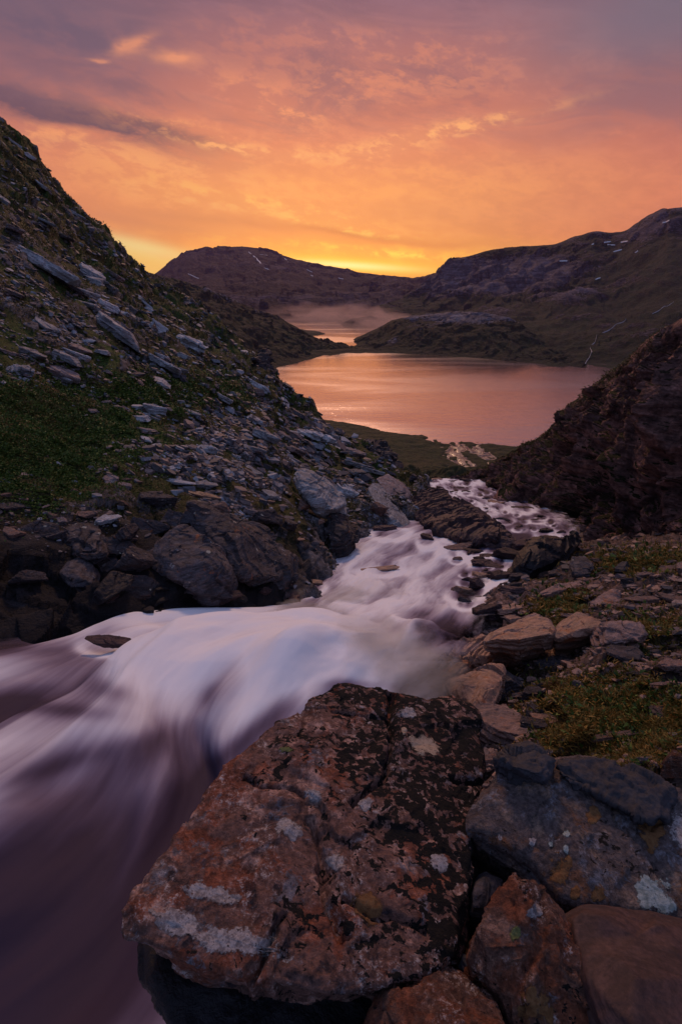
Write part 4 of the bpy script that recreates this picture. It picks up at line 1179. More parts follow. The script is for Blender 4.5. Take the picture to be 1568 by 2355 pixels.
def lichen(o, px, py, w, h, mat, label=None, rot=0.0, seed=0):
    """a thin crust laid on the stone where the view ray meets it"""
    if o.name not in BVH:
        me = o.data; off = np.array(o.location)
        BVH[o.name] = BVHTree.FromPolygons([Vector(v.co) + o.location for v in me.vertices], [tuple(p.vertices) for p in me.polygons])
    bv = BVH[o.name]; na, nr = 40, 9
    pts = []; ok = True
    for j in range(nr):
        for i in range(na):
            a = 2 * math.pi * i / na; f = j / (nr - 1)
            wob = 1 + 0.30 * float(fbm(np.array([math.cos(a) * 1.3 + seed, math.sin(a) * 1.3, seed * 1.7]), 4))
            rr_ = max(f, 0.02) * wob
            x = math.cos(a) * w * 0.68 * rr_; y = math.sin(a) * h * 0.68 * rr_
            X_ = px + x * math.cos(rot) - y * math.sin(rot); Y_ = py + x * math.sin(rot) + y * math.cos(rot)
            hitp, nn, _, _ = bv.ray_cast(Vector((0, 0, 0)), Vector(ray(X_, Y_)).normalized())
            if hitp is None: return None
            lift = 0.0035 * (1 - f ** 6) - 0.001 * (f > 0.99)
            pts.append(np.array(hitp) + np.array(nn) * lift)
    F = [[j * na + i, j * na + (i + 1) % na, (j + 1) * na + (i + 1) % na, (j + 1) * na + i] for j in range(nr - 1) for i in range(na)]
    c = mesh_obj('lichen', np.array(pts) - np.array(o.location), F, mat, parent=o, attrs={'rim': np.repeat(np.arange(nr) / (nr - 1), na)})
    if label: c['label'] = label
    return c


for args in [(HERO1, 975, 1716, 62, 44, L_cream, 'cream lichen patch', 0.5, 1), (HERO1, 938, 1640, 34, 26, L_blue, None, 0.3, 2), (HERO1, 928, 1680, 12, 14, L_cream, None, 0, 3),
             (HERO1, 665, 1908, 58, 40, L_blue, 'blue grey lichen patch', 0.4, 4), (HERO1, 775, 1985, 40, 30, L_blue, None, 0.6, 5), (HERO1, 295, 2095, 30, 46, L_cream, None, 0.3, 6),
             (HERO1, 560, 2170, 190, 60, L_blue, 'pale worn patch', 0.15, 7), (HERO1, 420, 2130, 150, 60, L_blue, None, 0.35, 9), (HERO1, 500, 2060, 130, 40, L_blue, None, 0.3, 38),
             (HERO1, 660, 1725, 30, 14, L_green, 'yellow green lichen', 0.2, 10), (HERO1, 850, 2090, 70, 50, L_ochre, 'ochre lichen patch', 0.9, 11), (HERO1, 840, 1850, 34, 24, L_blue, None, 0.2, 12),
             (HERO1, 1010, 1985, 44, 34, L_blue, None, 0.5, 13), (HERO1, 720, 1830, 40, 26, L_blue, None, 0.5, 14), (HERO1, 1060, 1620, 70, 16, L_cream, None, 0.5, 15),
             (HERO2, 1505, 2057, 92, 66, L_mint, 'large pale green round lichen', 0.8, 21), (HERO2, 1303, 1918, 20, 16, L_mint, None, 0, 22), (HERO2, 1265, 1942, 12, 16, L_mint, None, 0, 23),
             (HERO2, 1300, 1955, 12, 18, L_mint, None, 0, 24), (HERO2, 1160, 1790, 36, 40, L_mint, 'pale green flecked lichen', 0.5, 25), (HERO2, 1288, 2000, 44, 70, L_ochre, 'ochre lichen patch', 0, 26),
             (HERO2, 1365, 1875, 34, 30, L_ochre, None, 0, 27), (HERO2, 1150, 1925, 14, 16, L_blue, None, 0, 28), (HERO2, 1375, 2055, 30, 40, L_ochre, None, 0, 29), (HERO2, 1500, 1915, 60, 70, L_ochre, None, 0.4, 30),
             (HERO2, 1560, 1900, 50, 80, L_blue, None, 0.1, 31), (HERO2, 1322, 2055, 18, 26, L_ochre, None, 0.1, 36), (HERO2, 1225, 1935, 16, 18, L_blue, None, 0.1, 37),
             (HERO3, 1120, 2110, 40, 34, L_blue, 'blue grey lichen', 0.2, 32), (HERO3, 1185, 2150, 24, 28, L_green, 'yellow green lichen', 0, 33), (HERO3, 1240, 2310, 80, 90, L_ochre, 'ochre and white lichen', 0.3, 34), (HERO3, 1225, 2095, 30, 30, L_blue, None, 0.3, 35)]:
    lichen(*args[:5], *args[5:])

# --- right bank boulders
hero('boulder', q5([(692, 1022), (760, 968), (850, 935), (942, 905), (962, 935), (1012, 975), (1005, 995), (930, 1005), (850, 1022), (760, 1018)]),
     [(1125, 1472, 5.2), (1240, 1412, 6.0), (1270, 1458, 5.2)], (0.08, 0.25, -0.75), M_brown,
     'flat topped orange brown boulder with a black overhang above the grass', voxel=0.03, size=1.3, lay=0.03, fac=0.02, taper=0.6, seed=13.0, bulge=0.02)
hero('boulder', q5([(1010, 962), (1040, 930), (1130, 893), (1180, 915), (1215, 940), (1195, 965), (1110, 985), (1020, 1000)]),
     [(1285, 1452, 5.3), (1345, 1408, 5.9), (1370, 1440, 5.3)], (0.05, 0.2, -0.62), M_brown,
     'flat topped brown boulder right beside the overhanging one', voxel=0.03, size=1.1, lay=0.03, fac=0.02, taper=0.75, seed=14.0, bulge=0.03)
hero('boulder', q5([(1225, 940), (1345, 928), (1370, 930), (1395, 960), (1405, 1005), (1310, 1030), (1225, 1040), (1218, 990)]),
     [(1390, 1430, 5.1), (1470, 1425, 5.1), (1430, 1478, 4.75)], (0.02, 0.25, -0.30), M_dusk,
     'squarish banded block of pale brown stone near the right edge', voxel=0.022, size=0.8, lay=0.05, fac=0.03, seed=15.0, bulge=0.02)
hero('boulder', q5([(1215, 1045), (1310, 1045), (1380, 1060), (1400, 1100), (1330, 1115), (1240, 1075)]),
     [(1385, 1485, 4.7), (1470, 1490, 4.7), (1440, 1520, 4.4)], (0.02, 0.2, -0.25), M_block,
     'grey purple slab lying under the squarish banded block', voxel=0.022, size=0.7, lay=0.04, seed=16.0, bulge=0.01)
hero('boulder', q5([(555, 1085), (600, 1030), (680, 995), (712, 1030), (748, 1082), (690, 1110), (620, 1118)]),
     [(1045, 1500, 5.9), (1105, 1460, 6.4), (1140, 1503, 5.6)], (0.0, 0.2, -0.5), M_brown,
     'orange lit slab leaning at the edge of the white water', voxel=0.026, size=1.0, lay=0.05, seed=17.0, bulge=0.02, laydir=(0.7, -0.4, 0.7))
hero('boulder', q5([(330, 1190), (400, 1130), (520, 1085), (632, 1120), (610, 1160), (540, 1195), (420, 1240)]),
     [(960, 1550, 5.2), (1030, 1508, 5.7), (1080, 1525, 5.3)], (0.0, 0.2, -0.6), M_brown,
     'long orange brown slab half hidden by the spray', voxel=0.026, size=1.0, lay=0.05, seed=18.0, bulge=0.02, laydir=(0.7, -0.4, 0.7))
hero('boulder', q5([(505, 1215), (600, 1170), (700, 1140), (782, 1135), (780, 1210), (740, 1290), (690, 1345), (640, 1310), (560, 1290)]),
     [(1030, 1570, 4.6), (1150, 1530, 4.9), (1110, 1630, 3.9)], (0.05, 0.2, -0.7), M_brown,
     'rounded brown boulder between the spray and the dark gap', voxel=0.024, size=1.0, lay=0.02, fac=0.03, seed=19.0, bulge=0.08)
hero('boulder', q5([(640, 1330), (720, 1300), (790, 1310), (850, 1370), (930, 1420), (1010, 1460), (960, 1490), (850, 1470), (720, 1430), (650, 1390)]),
     [(1100, 1640, 3.5), (1180, 1650, 3.4), (1200, 1705, 3.0)], (0.03, 0.2, -0.4), M_dusk,
     'dark red brown slab in the gap right behind the huge boulder', voxel=0.02, size=0.8, lay=0.04, seed=20.0, bulge=0.03)
hero('boulder', q5([(1430, 1310), (1500, 1285), (1620, 1280), (1620, 1360), (1500, 1370), (1430, 1350)]),
     [(1500, 1620, 2.9), (1560, 1612, 2.95), (1550, 1650, 2.8)], (0.0, 0.1, -0.22), M_dusk,
     'flat pinkish brown rock on the mossy grass at the right edge', voxel=0.016, size=0.5, lay=0.03, seed=21.0, bulge=0.02)
hero('boulder', q5([(1440, 735), (1490, 692), (1568, 685), (1640, 690), (1640, 740), (1500, 745)]),
     [(1510, 1325, 8.2), (1560, 1300, 8.6), (1570, 1325, 8.2)], (0.0, 0.3, -0.5), M_dusk,
     'pale brown wedge shaped rock on the bank at the right edge', voxel=0.04, size=1.2, lay=0.03, seed=22.0, bulge=0.03)
hero('boulder', q5([(1170, 870), (1200, 830), (1260, 795), (1300, 800), (1290, 840), (1320, 870), (1260, 890), (1200, 900)]),
     [(1365, 1390, 6.9), (1425, 1358, 7.4), (1430, 1395, 6.9)], (0.0, 0.3, -0.45), M_dusk,
     'brown jagged rock among grass above the squarish banded block', voxel=0.03, size=1.0, lay=0.05, seed=23.0, bulge=0.05)
hero('boulder', q5([(1085, 690), (1090, 650), (1150, 655), (1165, 690), (1155, 740), (1100, 745)]),
     [(1320, 1290, 10.2), (1350, 1285, 10.4), (1340, 1320, 9.6)], (0.1, 0.3, -0.8), M_block,
     'upright dark rock standing at the top of the right bank', voxel=0.04, size=1.2, lay=0.04, seed=24.0, bulge=0.03)
hero('boulder', q5([(815, 655), (870, 590), (930, 560), (1010, 565), (1060, 575), (1110, 535), (1130, 545), (1125, 575), (1070, 620), (1030, 665), (960, 680), (890, 700), (850, 690)]),
     [(1190, 1290, 11.0), (1330, 1222, 14.5), (1290, 1290, 11.5)], (0.2, 0.5, -1.5), M_black,
     'large black wet boulder with a raised arm beside the rapids', voxel=0.06, size=2.4, lay=0.02, fac=0.04, seed=25.0, bulge=0.2, cuts=16, cutd=(0.03, 0.10))

# --- left bank blocks
hero('boulder', [(315, 1262), (345, 1235), (380, 1212), (425, 1200), (470, 1215), (500, 1262), (520, 1300), (495, 1335), (455, 1345), (400, 1320), (350, 1295)],
     [(330, 1275, 7.4), (440, 1205, 8.6), (490, 1330, 7.0)], (0.05, 0.4, -0.75), M_block,
     'large dark slab with a jagged top leaning over the left bank', voxel=0.035, size=1.6, lay=0.05, fac=0.05, seed=31.0, cuts=18, cutd=(0.05, 0.17), bulge=0.04, laydir=(0.45, -0.3, 0.8))
hero('boulder', [(392, 1165), (430, 1142), (500, 1160), (560, 1180), (610, 1215), (640, 1255), (680, 1275), (682, 1300), (630, 1318), (560, 1315), (510, 1290), (480, 1240), (430, 1205)],
     [(420, 1160, 9.0), (640, 1265, 9.2), (530, 1300, 7.7)], (0.1, 0.3, -0.8), M_block,
     'longest dark angular boulder of the left bank overhanging the stream', voxel=0.04, size=2.0, lay=0.05, fac=0.07, seed=32.0, cuts=22, cutd=(0.05, 0.15), bulge=0.08, taper=0.75, laydir=(0.45, -0.3, 0.8))
hero('boulder', [(125, 1222), (160, 1190), (205, 1195), (240, 1225), (235, 1265), (205, 1285), (160, 1262)],
     [(140, 1222, 7.6), (215, 1215, 7.8), (200, 1280, 6.9)], (0.05, 0.3, -0.5), M_block,
     'dark split block with a flat purple grey top on the left bank', voxel=0.03, size=1.1, lay=0.05, fac=0.04, seed=33.0, cuts=12, cutd=(0.05, 0.13), bulge=0.04, cracks=[(215, 1225, 180, 1270, 0.08, 0.03)])
hero('boulder', [(-120, 1245), (-20, 1240), (60, 1255), (115, 1285), (118, 1300), (60, 1300), (0, 1300), (-120, 1290)],
     [(0, 1250, 7.3), (110, 1288, 7.0), (20, 1298, 6.6)], (0.05, 0.3, -0.4), M_block,
     'long flat purple grey slab at the left edge above the dark boulder', voxel=0.03, size=1.2, lay=0.05, seed=34.0, bulge=0.04)
hero('boulder', [(-150, 1375), (-30, 1345), (20, 1322), (80, 1318), (150, 1325), (215, 1345), (260, 1385), (265, 1430), (150, 1450), (-150, 1460)],
     [(0, 1345, 6.4), (200, 1350, 6.9), (130, 1430, 5.9)], (0.05, 0.2, -0.7), M_black,
     'broad rounded black boulder at the left edge above the stream', voxel=0.035, size=1.6, lay=0.01, fac=0.03, seed=35.0, cuts=16, cutd=(0.03, 0.10), bulge=0.15)
hero('boulder', [(135, 1300), (160, 1280), (200, 1282), (215, 1310), (205, 1345), (150, 1340)],
     [(140, 1300, 6.9), (205, 1300, 7.0), (180, 1340, 6.4)], (0.05, 0.2, -0.4), M_block,
     'roundish dark stone wedged above the broad black boulder', voxel=0.03, size=0.9, lay=0.03, seed=36.0, cuts=14, cutd=(0.04, 0.13), bulge=0.08)
hero('boulder', [(672, 1082), (700, 1075), (740, 1098), (775, 1125), (790, 1160), (765, 1170), (720, 1150), (690, 1120)],
     [(680, 1085, 16), (770, 1125, 16.5), (740, 1160, 14.5)], (0.2, 0.4, -0.8), M_slab,
     'big pale cracked slab low on the left slope near the stream', voxel=0.06, size=2.4, lay=0.03, fac=0.03, seed=37.0, cuts=14, cutd=(0.03, 0.11), bulge=0.12, cracks=[(700, 1110, 770, 1140, 0.1, 0.05)])
hero('boulder', [(862, 1098), (890, 1086), (920, 1105), (945, 1130), (935, 1150), (912, 1165), (890, 1140)],
     [(870, 1098, 24), (940, 1130, 24), (915, 1160, 22)], (0.3, 0.3, -1.0), M_pink,
     'smooth purple slab leaning above the stream bend', voxel=0.08, size=3, lay=0.01, fac=0.01, seed=38.0, bulge=0.1)
hero('boulder', [(842, 1112), (860, 1100), (885, 1125), (915, 1165), (945, 1205), (952, 1228), (930, 1222), (895, 1190), (860, 1150)],
     [(850, 1108, 22.5), (945, 1215, 19.5), (900, 1165, 20.8)], (-0.6, -0.1, -1.6), M_slab,
     'long leaning slab with a shaded face running down to the water', voxel=0.08, size=3, lay=0.02, fac=0.02, seed=39.0, bulge=0.05)
hero('boulder', [(745, 1190), (762, 1168), (790, 1172), (815, 1205), (822, 1235), (800, 1252), (760, 1240)],
     [(755, 1180, 15), (812, 1205, 15.2), (780, 1245, 13.6)], (0.0, 0.3, -1.0), M_block,
     'dark purple block at the water edge where the rapids widen', voxel=0.05, size=2, lay=0.03, fac=0.05, seed=40.0, cuts=14, cutd=(0.04, 0.13), bulge=0.25)
hero('boulder', [(948, 1135), (985, 1125), (1020, 1130), (1035, 1150), (1080, 1160), (1130, 1195), (1150, 1225), (1200, 1245), (1180, 1256), (1110, 1245), (1050, 1238), (985, 1215), (960, 1190), (945, 1165)],
     [(960, 1140, hit(960, 1140)[1] * 0.93), (1150, 1235, hit(1150, 1235)[1] * 0.955), (985, 1215, hit(985, 1215)[1] * 0.95)], (0.3, 0.5, -1.6), M_wet,
     'long dark layered rock shelf dividing the stream', voxel=0.08, size=3.4, lay=0.05, fac=0.05, seed=41.0, cuts=9, cutd=(0.01, 0.035), bulge=0.35, laydir=(0.5, -0.35, 0.75), cat='rock ledge')
hero('boulder', [(615, 1378), (640, 1362), (690, 1362), (695, 1382), (665, 1402), (630, 1398)],
     [(620, 1378, 8.6), (690, 1365, 8.9), (660, 1398, 8.2)], (0.0, 0.2, -0.6), M_wet,
     'low black rock the water rushes past under the overhang', voxel=0.03, size=1, lay=0.03, seed=42.0, bulge=0.08)
hero('boulder', [(595, 822), (610, 800), (624, 835), (633, 868), (628, 888), (604, 885), (585, 862), (575, 838)],
     [(582, 830, 50), (628, 868, 49), (600, 880, 48)], (0.5, 1.5, -3.5), M_block,
     'dark craggy outcrop on the skyline above the left lake shore', voxel=0.16, size=5, lay=0.06, fac=0.07, seed=43.0, bulge=1.3, cat='rock outcrop')
hero('boulder', [(820, 1030), (850, 1012), (885, 1035), (905, 1062), (915, 1085), (880, 1085), (840, 1060)],
     [(830, 1030, 42), (900, 1060, 41), (880, 1082, 38)], (0.5, 1.0, -3.5), M_block,
     'dark rugged outcrop above the stream mouth', voxel=0.15, size=5, lay=0.05, fac=0.08, seed=44.0, bulge=1.0, cat='rock outcrop')

# --- named slabs of the left slope
LS = [  # kind, variant, material, px, py, w, h, yaw, label
    ('slab', 0, M_slab, 115, 617, 125, 62, -0.1, 'largest pale cracked slab high on the left slope'),
    ('slab', 1, M_block, 152, 655, 78, 16, 0.1, 'thin dark slab just under the largest pale slab'),
    ('slab', 2, M_slab, 200, 676, 60, 32, 0.0, 'pale slab between the largest one and the streaked bluish slab'),
    ('slab', 3, M_slab, 255, 707, 84, 40, -0.15, 'grey slab with a step, upslope of the broad bluish slab'),
    ('slab', 4, M_slab, 280, 770, 112, 66, -0.1, 'broad bluish slab in the middle of the left slope'),
    ('block', 0, M_slab, 372, 766, 46, 34, -0.2, 'square edged pale block right of the broad bluish slab'),
    ('blade', 1, M_slab, 430, 784, 95, 34, 0.0, 'long smooth sloping slab beside the square edged block'),
    ('slab', 5, M_slab, 386, 848, 68, 36, -0.2, 'rounded pale slab on grass below the square edged block'),
    ('slab', 6, M_pink, 120, 850, 112, 42, -0.1, 'long pinkish slab above the green patch'),
    ('blade', 2, M_slab, 421, 816, 56, 18, 0.0, 'narrow pale slab just above the rounded pale slab'),
    ('blade', 3, M_slab, 586, 884, 72, 24, 0.0, 'long thin slab lying below the skyline outcrop'),
    ('slab', 7, M_slab, 102, 432, 42, 20, 0.0, 'pale slab high on the slope near the upper left skyline'),
    ('slab', 0, M_slab, 183, 495, 34, 20, 0.0, 'small pale slab near the skyline below the highest pale slab'),
    ('slab', 1, M_slab, 5, 460, 34, 22, 0.0, 'pale slab cut by the left edge, high up'),
    ('blade', 0, M_slab, 30, 322, 60, 12, 0.0, 'topmost narrow slab along the upper left skyline'),
    ('blade', 2, M_slab, 72, 358, 44, 14, 0.0, 'narrow slab with a beak on the upper left skyline'),
    ('blade', 3, M_pink, 15, 806, 60, 15, 0.0, 'thin pink slab at the left edge above the long pinkish slab'),
    ('slab', 2, M_slab, 516, 916, 42, 30, 0.0, 'bluish rough slab among small stones in mid slope'),
    ('slab', 3, M_pink, 347, 988, 62, 22, 0.0, 'flat grey pink slab at the right end of the green patch'),
    ('blade', 1, M_pink, 250, 1103, 46, 26, 0.9, 'narrow upright slab standing below the green patch'),
    ('slab', 4, M_pink, 287, 1112, 26, 22, 1.0, 'short upright stone right beside the narrow upright slab'),
    ('slab', 5, M_slab, 410, 1113, 76, 18, 0.0, 'long flat grey slab above the orange tinted slab'),
    ('slab', 6, M_brown, 466, 1140, 78, 26, 0.0, 'orange tinted flat slab on top of the longest dark boulder'),
    ('slab', 7, M_slab, 590, 1086, 48, 30, 0.0, 'grey stone left of the big pale cracked slab'),
    ('slab', 0, M_slab, 615, 1006, 60, 46, -0.2, 'cluster shaped bluish slab above the grey stone'),
    ('slab', 1, M_pink, 676, 1034, 62, 30, 0.0, 'layered pinkish slab with stepped edge'),
    ('blade', 1, M_slab, 722, 1000, 66, 24, 0.0, 'long tilted pale slab above the layered pinkish one'),
    ('blade', 2, M_slab, 756, 1012, 60, 24, 0.0, 'second long tilted pale slab, nearer the stream'),
    ('slab', 3, M_slab, 597, 973, 52, 24, 0.0, 'smooth bluish slab left of the long tilted slabs'),
    ('slab', 4, M_slab, 628, 1135, 52, 26, 0.0, 'pale grey rounded slab above the left bank blocks'),
    ('slab', 5, M_slab, 250, 1192, 56, 26, 0.0, 'pale whitish stone right of the split block'),
    ('slab', 6, M_block, 22, 1170, 66, 26, 0.0, 'dark blue slab at the left edge below the green patch'),
    ('slab', 7, M_dusk, 40, 1228, 48, 30, 0.0, 'reddish brown stone at the left above the long flat slab'),
    ('block', 1, M_block, 360, 1158, 84, 44, 0.0, 'dark block with pale rim behind the jagged slab'),
    ('slab', 2, M_dusk, 200, 1182, 46, 22, 0.0, 'reddish stone resting above the split block'),
    ('slab', 0, M_slab, 447, 950, 40, 16, 0.1, 'small pale slab on the grassy tongue in mid slope'),
    ('slab', 1, M_pink, 225, 942, 32, 12, 0.0, 'lone flat stone lying in the green patch'),
    ('slab', 3, M_slab, 343, 952, 24, 16, 0.0, 'small square pale stone above the flat grey pink slab'),
    ('slab', 4, M_slab, 343, 1013, 26, 16, 0.0, 'small bluish square stone under the flat grey pink slab'),
    ('blade', 0, M_slab, 335, 700, 50, 16, 0.0, 'thin pale slab on the slope under the skyline notch'),
    ('slab', 6, M_slab, 860, 1084, 52, 22, 0.0, 'pale slab perched on the purple leaning slab'),
    ('round', 0, M_block, 948, 1100, 30, 22, 0.0, 'rounded grey boulder at the head of the stream bend'),
    ('slab', 5, M_slab, 828, 1070, 60, 26, 0.0, 'grey slab stack just upslope of the purple leaning slab'),
    ('block', 2, M_dusk, 690, 1165, 40, 34, 0.0, 'reddish block between the big pale slab and the water'),
    ('block', 3, M_block, 660, 1210, 46, 40, 0.0, 'dark grey block behind the right end of the longest boulder'),
    ('block', 1, M_dusk, 870, 1175, 36, 34, 0.0, 'small dark block under the long leaning slab'),
]
for (kd, k, mt, px, py, w, hh, yaw, lab) in LS:
    put_rock('boulder' if w > 70 else 'rock', kd, k, mt, left, px, py, w, hh, lab, yaw=yaw + random.uniform(-0.35, 0.25), roll=random.uniform(-0.25, 0.15), cat='rock slab' if kd != 'block' else 'rock', upmix=0.25, sink=0.22)

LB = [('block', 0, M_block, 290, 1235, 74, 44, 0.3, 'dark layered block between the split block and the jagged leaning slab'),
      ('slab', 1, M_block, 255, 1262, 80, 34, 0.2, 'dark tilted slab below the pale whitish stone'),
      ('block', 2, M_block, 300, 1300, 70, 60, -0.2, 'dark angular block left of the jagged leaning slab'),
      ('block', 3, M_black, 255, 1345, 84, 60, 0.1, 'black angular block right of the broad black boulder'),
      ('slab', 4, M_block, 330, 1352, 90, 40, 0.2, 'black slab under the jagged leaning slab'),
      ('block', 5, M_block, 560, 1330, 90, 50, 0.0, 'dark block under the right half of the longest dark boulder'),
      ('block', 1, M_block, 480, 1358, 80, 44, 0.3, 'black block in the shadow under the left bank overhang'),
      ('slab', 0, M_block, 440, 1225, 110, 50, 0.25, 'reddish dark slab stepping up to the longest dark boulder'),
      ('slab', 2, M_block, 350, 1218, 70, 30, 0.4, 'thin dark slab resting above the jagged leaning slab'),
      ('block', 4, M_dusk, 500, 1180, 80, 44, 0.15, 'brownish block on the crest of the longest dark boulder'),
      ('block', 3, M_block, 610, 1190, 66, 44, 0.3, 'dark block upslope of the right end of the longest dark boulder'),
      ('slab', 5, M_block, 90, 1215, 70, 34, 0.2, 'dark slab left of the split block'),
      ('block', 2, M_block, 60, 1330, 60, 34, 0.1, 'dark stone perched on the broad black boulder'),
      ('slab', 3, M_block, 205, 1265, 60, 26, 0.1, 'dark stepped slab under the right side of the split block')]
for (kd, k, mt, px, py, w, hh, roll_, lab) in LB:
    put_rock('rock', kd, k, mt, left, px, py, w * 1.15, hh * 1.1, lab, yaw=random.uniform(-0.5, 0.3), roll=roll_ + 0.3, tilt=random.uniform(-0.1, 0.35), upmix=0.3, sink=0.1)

wsp = WaterSpot()
WS = [  # stones in the stream
    ('block', 0, M_wet, 895, 1219, 70, 26, 'low dark rock in the pool below the long leaning slab'),
    ('block', 1, M_wet, 981, 1240, 32, 24, 'small black triangular rock in white water below the rock shelf'),
    ('slab', 2, M_wet, 1050, 1232, 50, 18, 'dark reddish rock under the right tip of the rock shelf'),
    ('slab', 3, M_wet, 1095, 1268, 60, 18, 'flat dark rock breaking the water left of the black boulder'),
    ('slab', 4, M_wet, 1130, 1282, 50, 20, 'second flat dark rock left of the black boulder, nearer'),
    ('block', 5, M_wet, 1105, 1290, 36, 18, 'small pointed dark rock in front of the two flat ones'),
    ('round', 1, M_brown, 1060, 1360, 56, 26, 'smooth orange rounded rock awash in the rapids'),
    ('round', 2, M_block, 1070, 1384, 40, 20, 'speckled dark rock at the right side of the rapids'),
    ('slab', 0, M_brown, 875, 1310, 84, 16, 'flat orange rock barely covered in mid stream'),
    ('slab', 6, M_wet, 245, 1478, 100, 34, 'dark brown rock showing through the white water at the left'),
    ('block', 2, M_brown, 715, 1345, 50, 26, 'red brown rock awash right of the overhang'),
    ('block', 3, M_dusk, 700, 1290, 40, 30, 'small broken rock at the right end of the longest boulder'),
    ('slab', 7, M_brown, 1145, 1156, 46, 18, 'orange topped rock at the foot of the cliff nose'),
    ('block', 4, M_wet, 1118, 1148, 26, 14, 'small dark rock left of the orange topped one'),
    ('slab', 1, M_wet, 1200, 1168, 44, 14, 'dark flat rock right of the orange topped one'),
    ('block', 0, M_wet, 1196, 1212, 22, 12, 'tiny dark rock alone in the wide white bend'),
    ('round', 3, M_block, 1160, 1196, 34, 10, 'smooth grey rock barely above the wide white bend'),
    ('slab', 5, M_wet, 1235, 1195, 30, 8, 'thin dark rock near the right side of the wide bend'),
    ('slab', 3, M_wet, 978, 1113, 26, 8, 'low black rock at the left of the upper rapids'),
    ('block', 1, M_wet, 1010, 1122, 16, 8, 'small black rock in the middle of the upper rapids'),
    ('slab', 0, M_brown, 1003, 1102, 28, 8, 'orange lit ledge in the upper rapids'),
    ('block', 5, M_wet, 1072, 1106, 34, 12, 'dark rock heap in the upper rapids'),
    ('block', 2, M_wet, 1100, 1100, 24, 10, 'dark rock at the lip of the upper rapids'),
    ('slab', 6, M_wet, 1060, 1122, 34, 8, 'flat dark rock just below the dark heap'),
    ('slab', 2, M_dusk, 1052, 1096, 40, 10, 'low rock bar at the very head of the upper rapids'),
    ('block', 3, M_black, 1255, 1208 + 14, 40, 20, 'black peaked rock behind the black boulder'),
    ('block', 4, M_dusk, 1290, 1225, 40, 16, 'reddish rock at the right end of the white bend'),
]
for (kd, k, mt, px, py, w, hh, lab) in WS:
    put_rock('rock', kd, k, mt, wsp, px, py, w, hh, lab, yaw=random.uniform(-0.5, 0.5), tilt=random.uniform(-0.1, 0.15), sink=0.5, upmix=1.0)

BAR = [('block', 3, M_wet, 1205, 1262, 70, 26, 'dark rock closing the bar beside the black boulder'),
       ('slab', 1, M_wet, 1155, 1252, 80, 22, 'dark low slab continuing the rock shelf towards the black boulder'),
       ('block', 0, M_wet, 1085, 1250, 60, 22, 'dark rock at the foot of the rock shelf, in the pool'),
       ('block', 2, M_wet, 1165, 1285, 60, 26, 'dark block on the near side of the bar'),
       ('slab', 5, M_wet, 1120, 1300, 64, 20, 'flat dark slab in the pool below the bar'),
       ('slab', 2, M_dusk, 1060, 1262, 70, 16, 'reddish flat rock lapped by white water under the shelf'),
       ('block', 4, M_wet, 1190, 1312, 54, 30, 'dark angular block at the shore end of the bar'),
       ('block', 1, M_wet, 1150, 1335, 44, 24, 'dark broken rock in the lower rapids near the shore'),
       ('slab', 3, M_brown, 1110, 1325, 46, 16, 'brown flat rock in the lower rapids near the shore'),
       ('block', 5, M_wet, 1095, 1350, 34, 20, 'small dark rock beside the smooth orange rock')]
for (kd, k, mt, px, py, w, hh, lab) in BAR:
    put_rock('rock', kd, k, mt, wsp, px, py, w, hh * 1.5, lab, yaw=random.uniform(-0.5, 0.5), tilt=random.uniform(-0.1, 0.2), sink=0.25, upmix=1.0)

BS = [
    ('slab', 0, M_brown, 1165, 1405, 60, 26, 'tilted brown slab at the water edge above the flat topped boulder'),
    ('block', 1, M_wet, 1120, 1415, 60, 46, 'dark wet block on the waterline left of the brown slab'),
    ('block', 2, M_block, 1188, 1330, 50, 30, 'dark block on the shore below the black boulder'),
    ('slab', 3, M_wet, 1190, 1352, 70, 24, 'dark flat rock on the shore under the dark block'),
    ('block', 4, M_dusk, 1240, 1325, 44, 30, 'brown block between the black boulder and the upright rock'),
    ('slab', 5, M_dusk, 1290, 1350, 110, 30, 'long low brown ledge across the top of the bank'),
    ('slab', 6, M_dusk, 1470, 1380, 70, 26, 'flat reddish rock right of the jagged one'),
    ('slab', 7, M_dusk, 1545, 1375, 60, 40, 'pinkish rock at the right edge below the wedge shaped one'),
    ('block', 0, M_cap, 1430, 1310, 70, 34, 'bluish dark rock in the grass of the upper bank'),
    ('block', 3, M_block, 1165, 1505, 50, 40, 'dark broken rock under the black overhang'),
    ('block', 5, M_block, 1180, 1580, 60, 70, 'dark upright block in the gap below the overhang'),
    ('block', 2, M_block, 1220, 1600, 44, 40, 'dark stone deep in the gap at the grass edge'),
    ('slab', 1, M_block, 1270, 1520, 60, 34, 'grey stone at the foot of the flat topped brown boulder'),
    ('slab', 2, M_brown, 1265, 1655, 70, 34, 'orange brown slab bordering the mossy grass'),
    ('slab', 4, M_dusk, 1290, 1735, 120, 30, 'reddish flat slab behind the long dark slate'),
    ('slab', 0, M_dusk, 1415, 1688, 120, 16, 'thin tilted slab poking from the mossy grass'),
    ('block', 4, M_hero3, 1545, 1790, 80, 60, 'rusty rock behind the broad grey boulder at the right edge'),
    ('slab', 3, M_dusk, 1130, 1740, 60, 40, 'lichen covered brown stone between the huge boulder and the grey one'),
    ('slab', 5, M_dusk, 1545, 1530, 70, 34, 'pink stone at the right edge of the mossy grass'),
    ('slab', 6, M_dusk, 1520, 1565, 70, 14, 'thin pale slab near the right edge in the grass'),
    ('block', 1, M_dusk, 1130, 1600, 40, 44, 'split brown stone right of the rounded brown boulder'),
    ('slab', 7, M_dusk, 1350, 1330, 50, 16, 'small flat brown slab in the upper grass'),
]
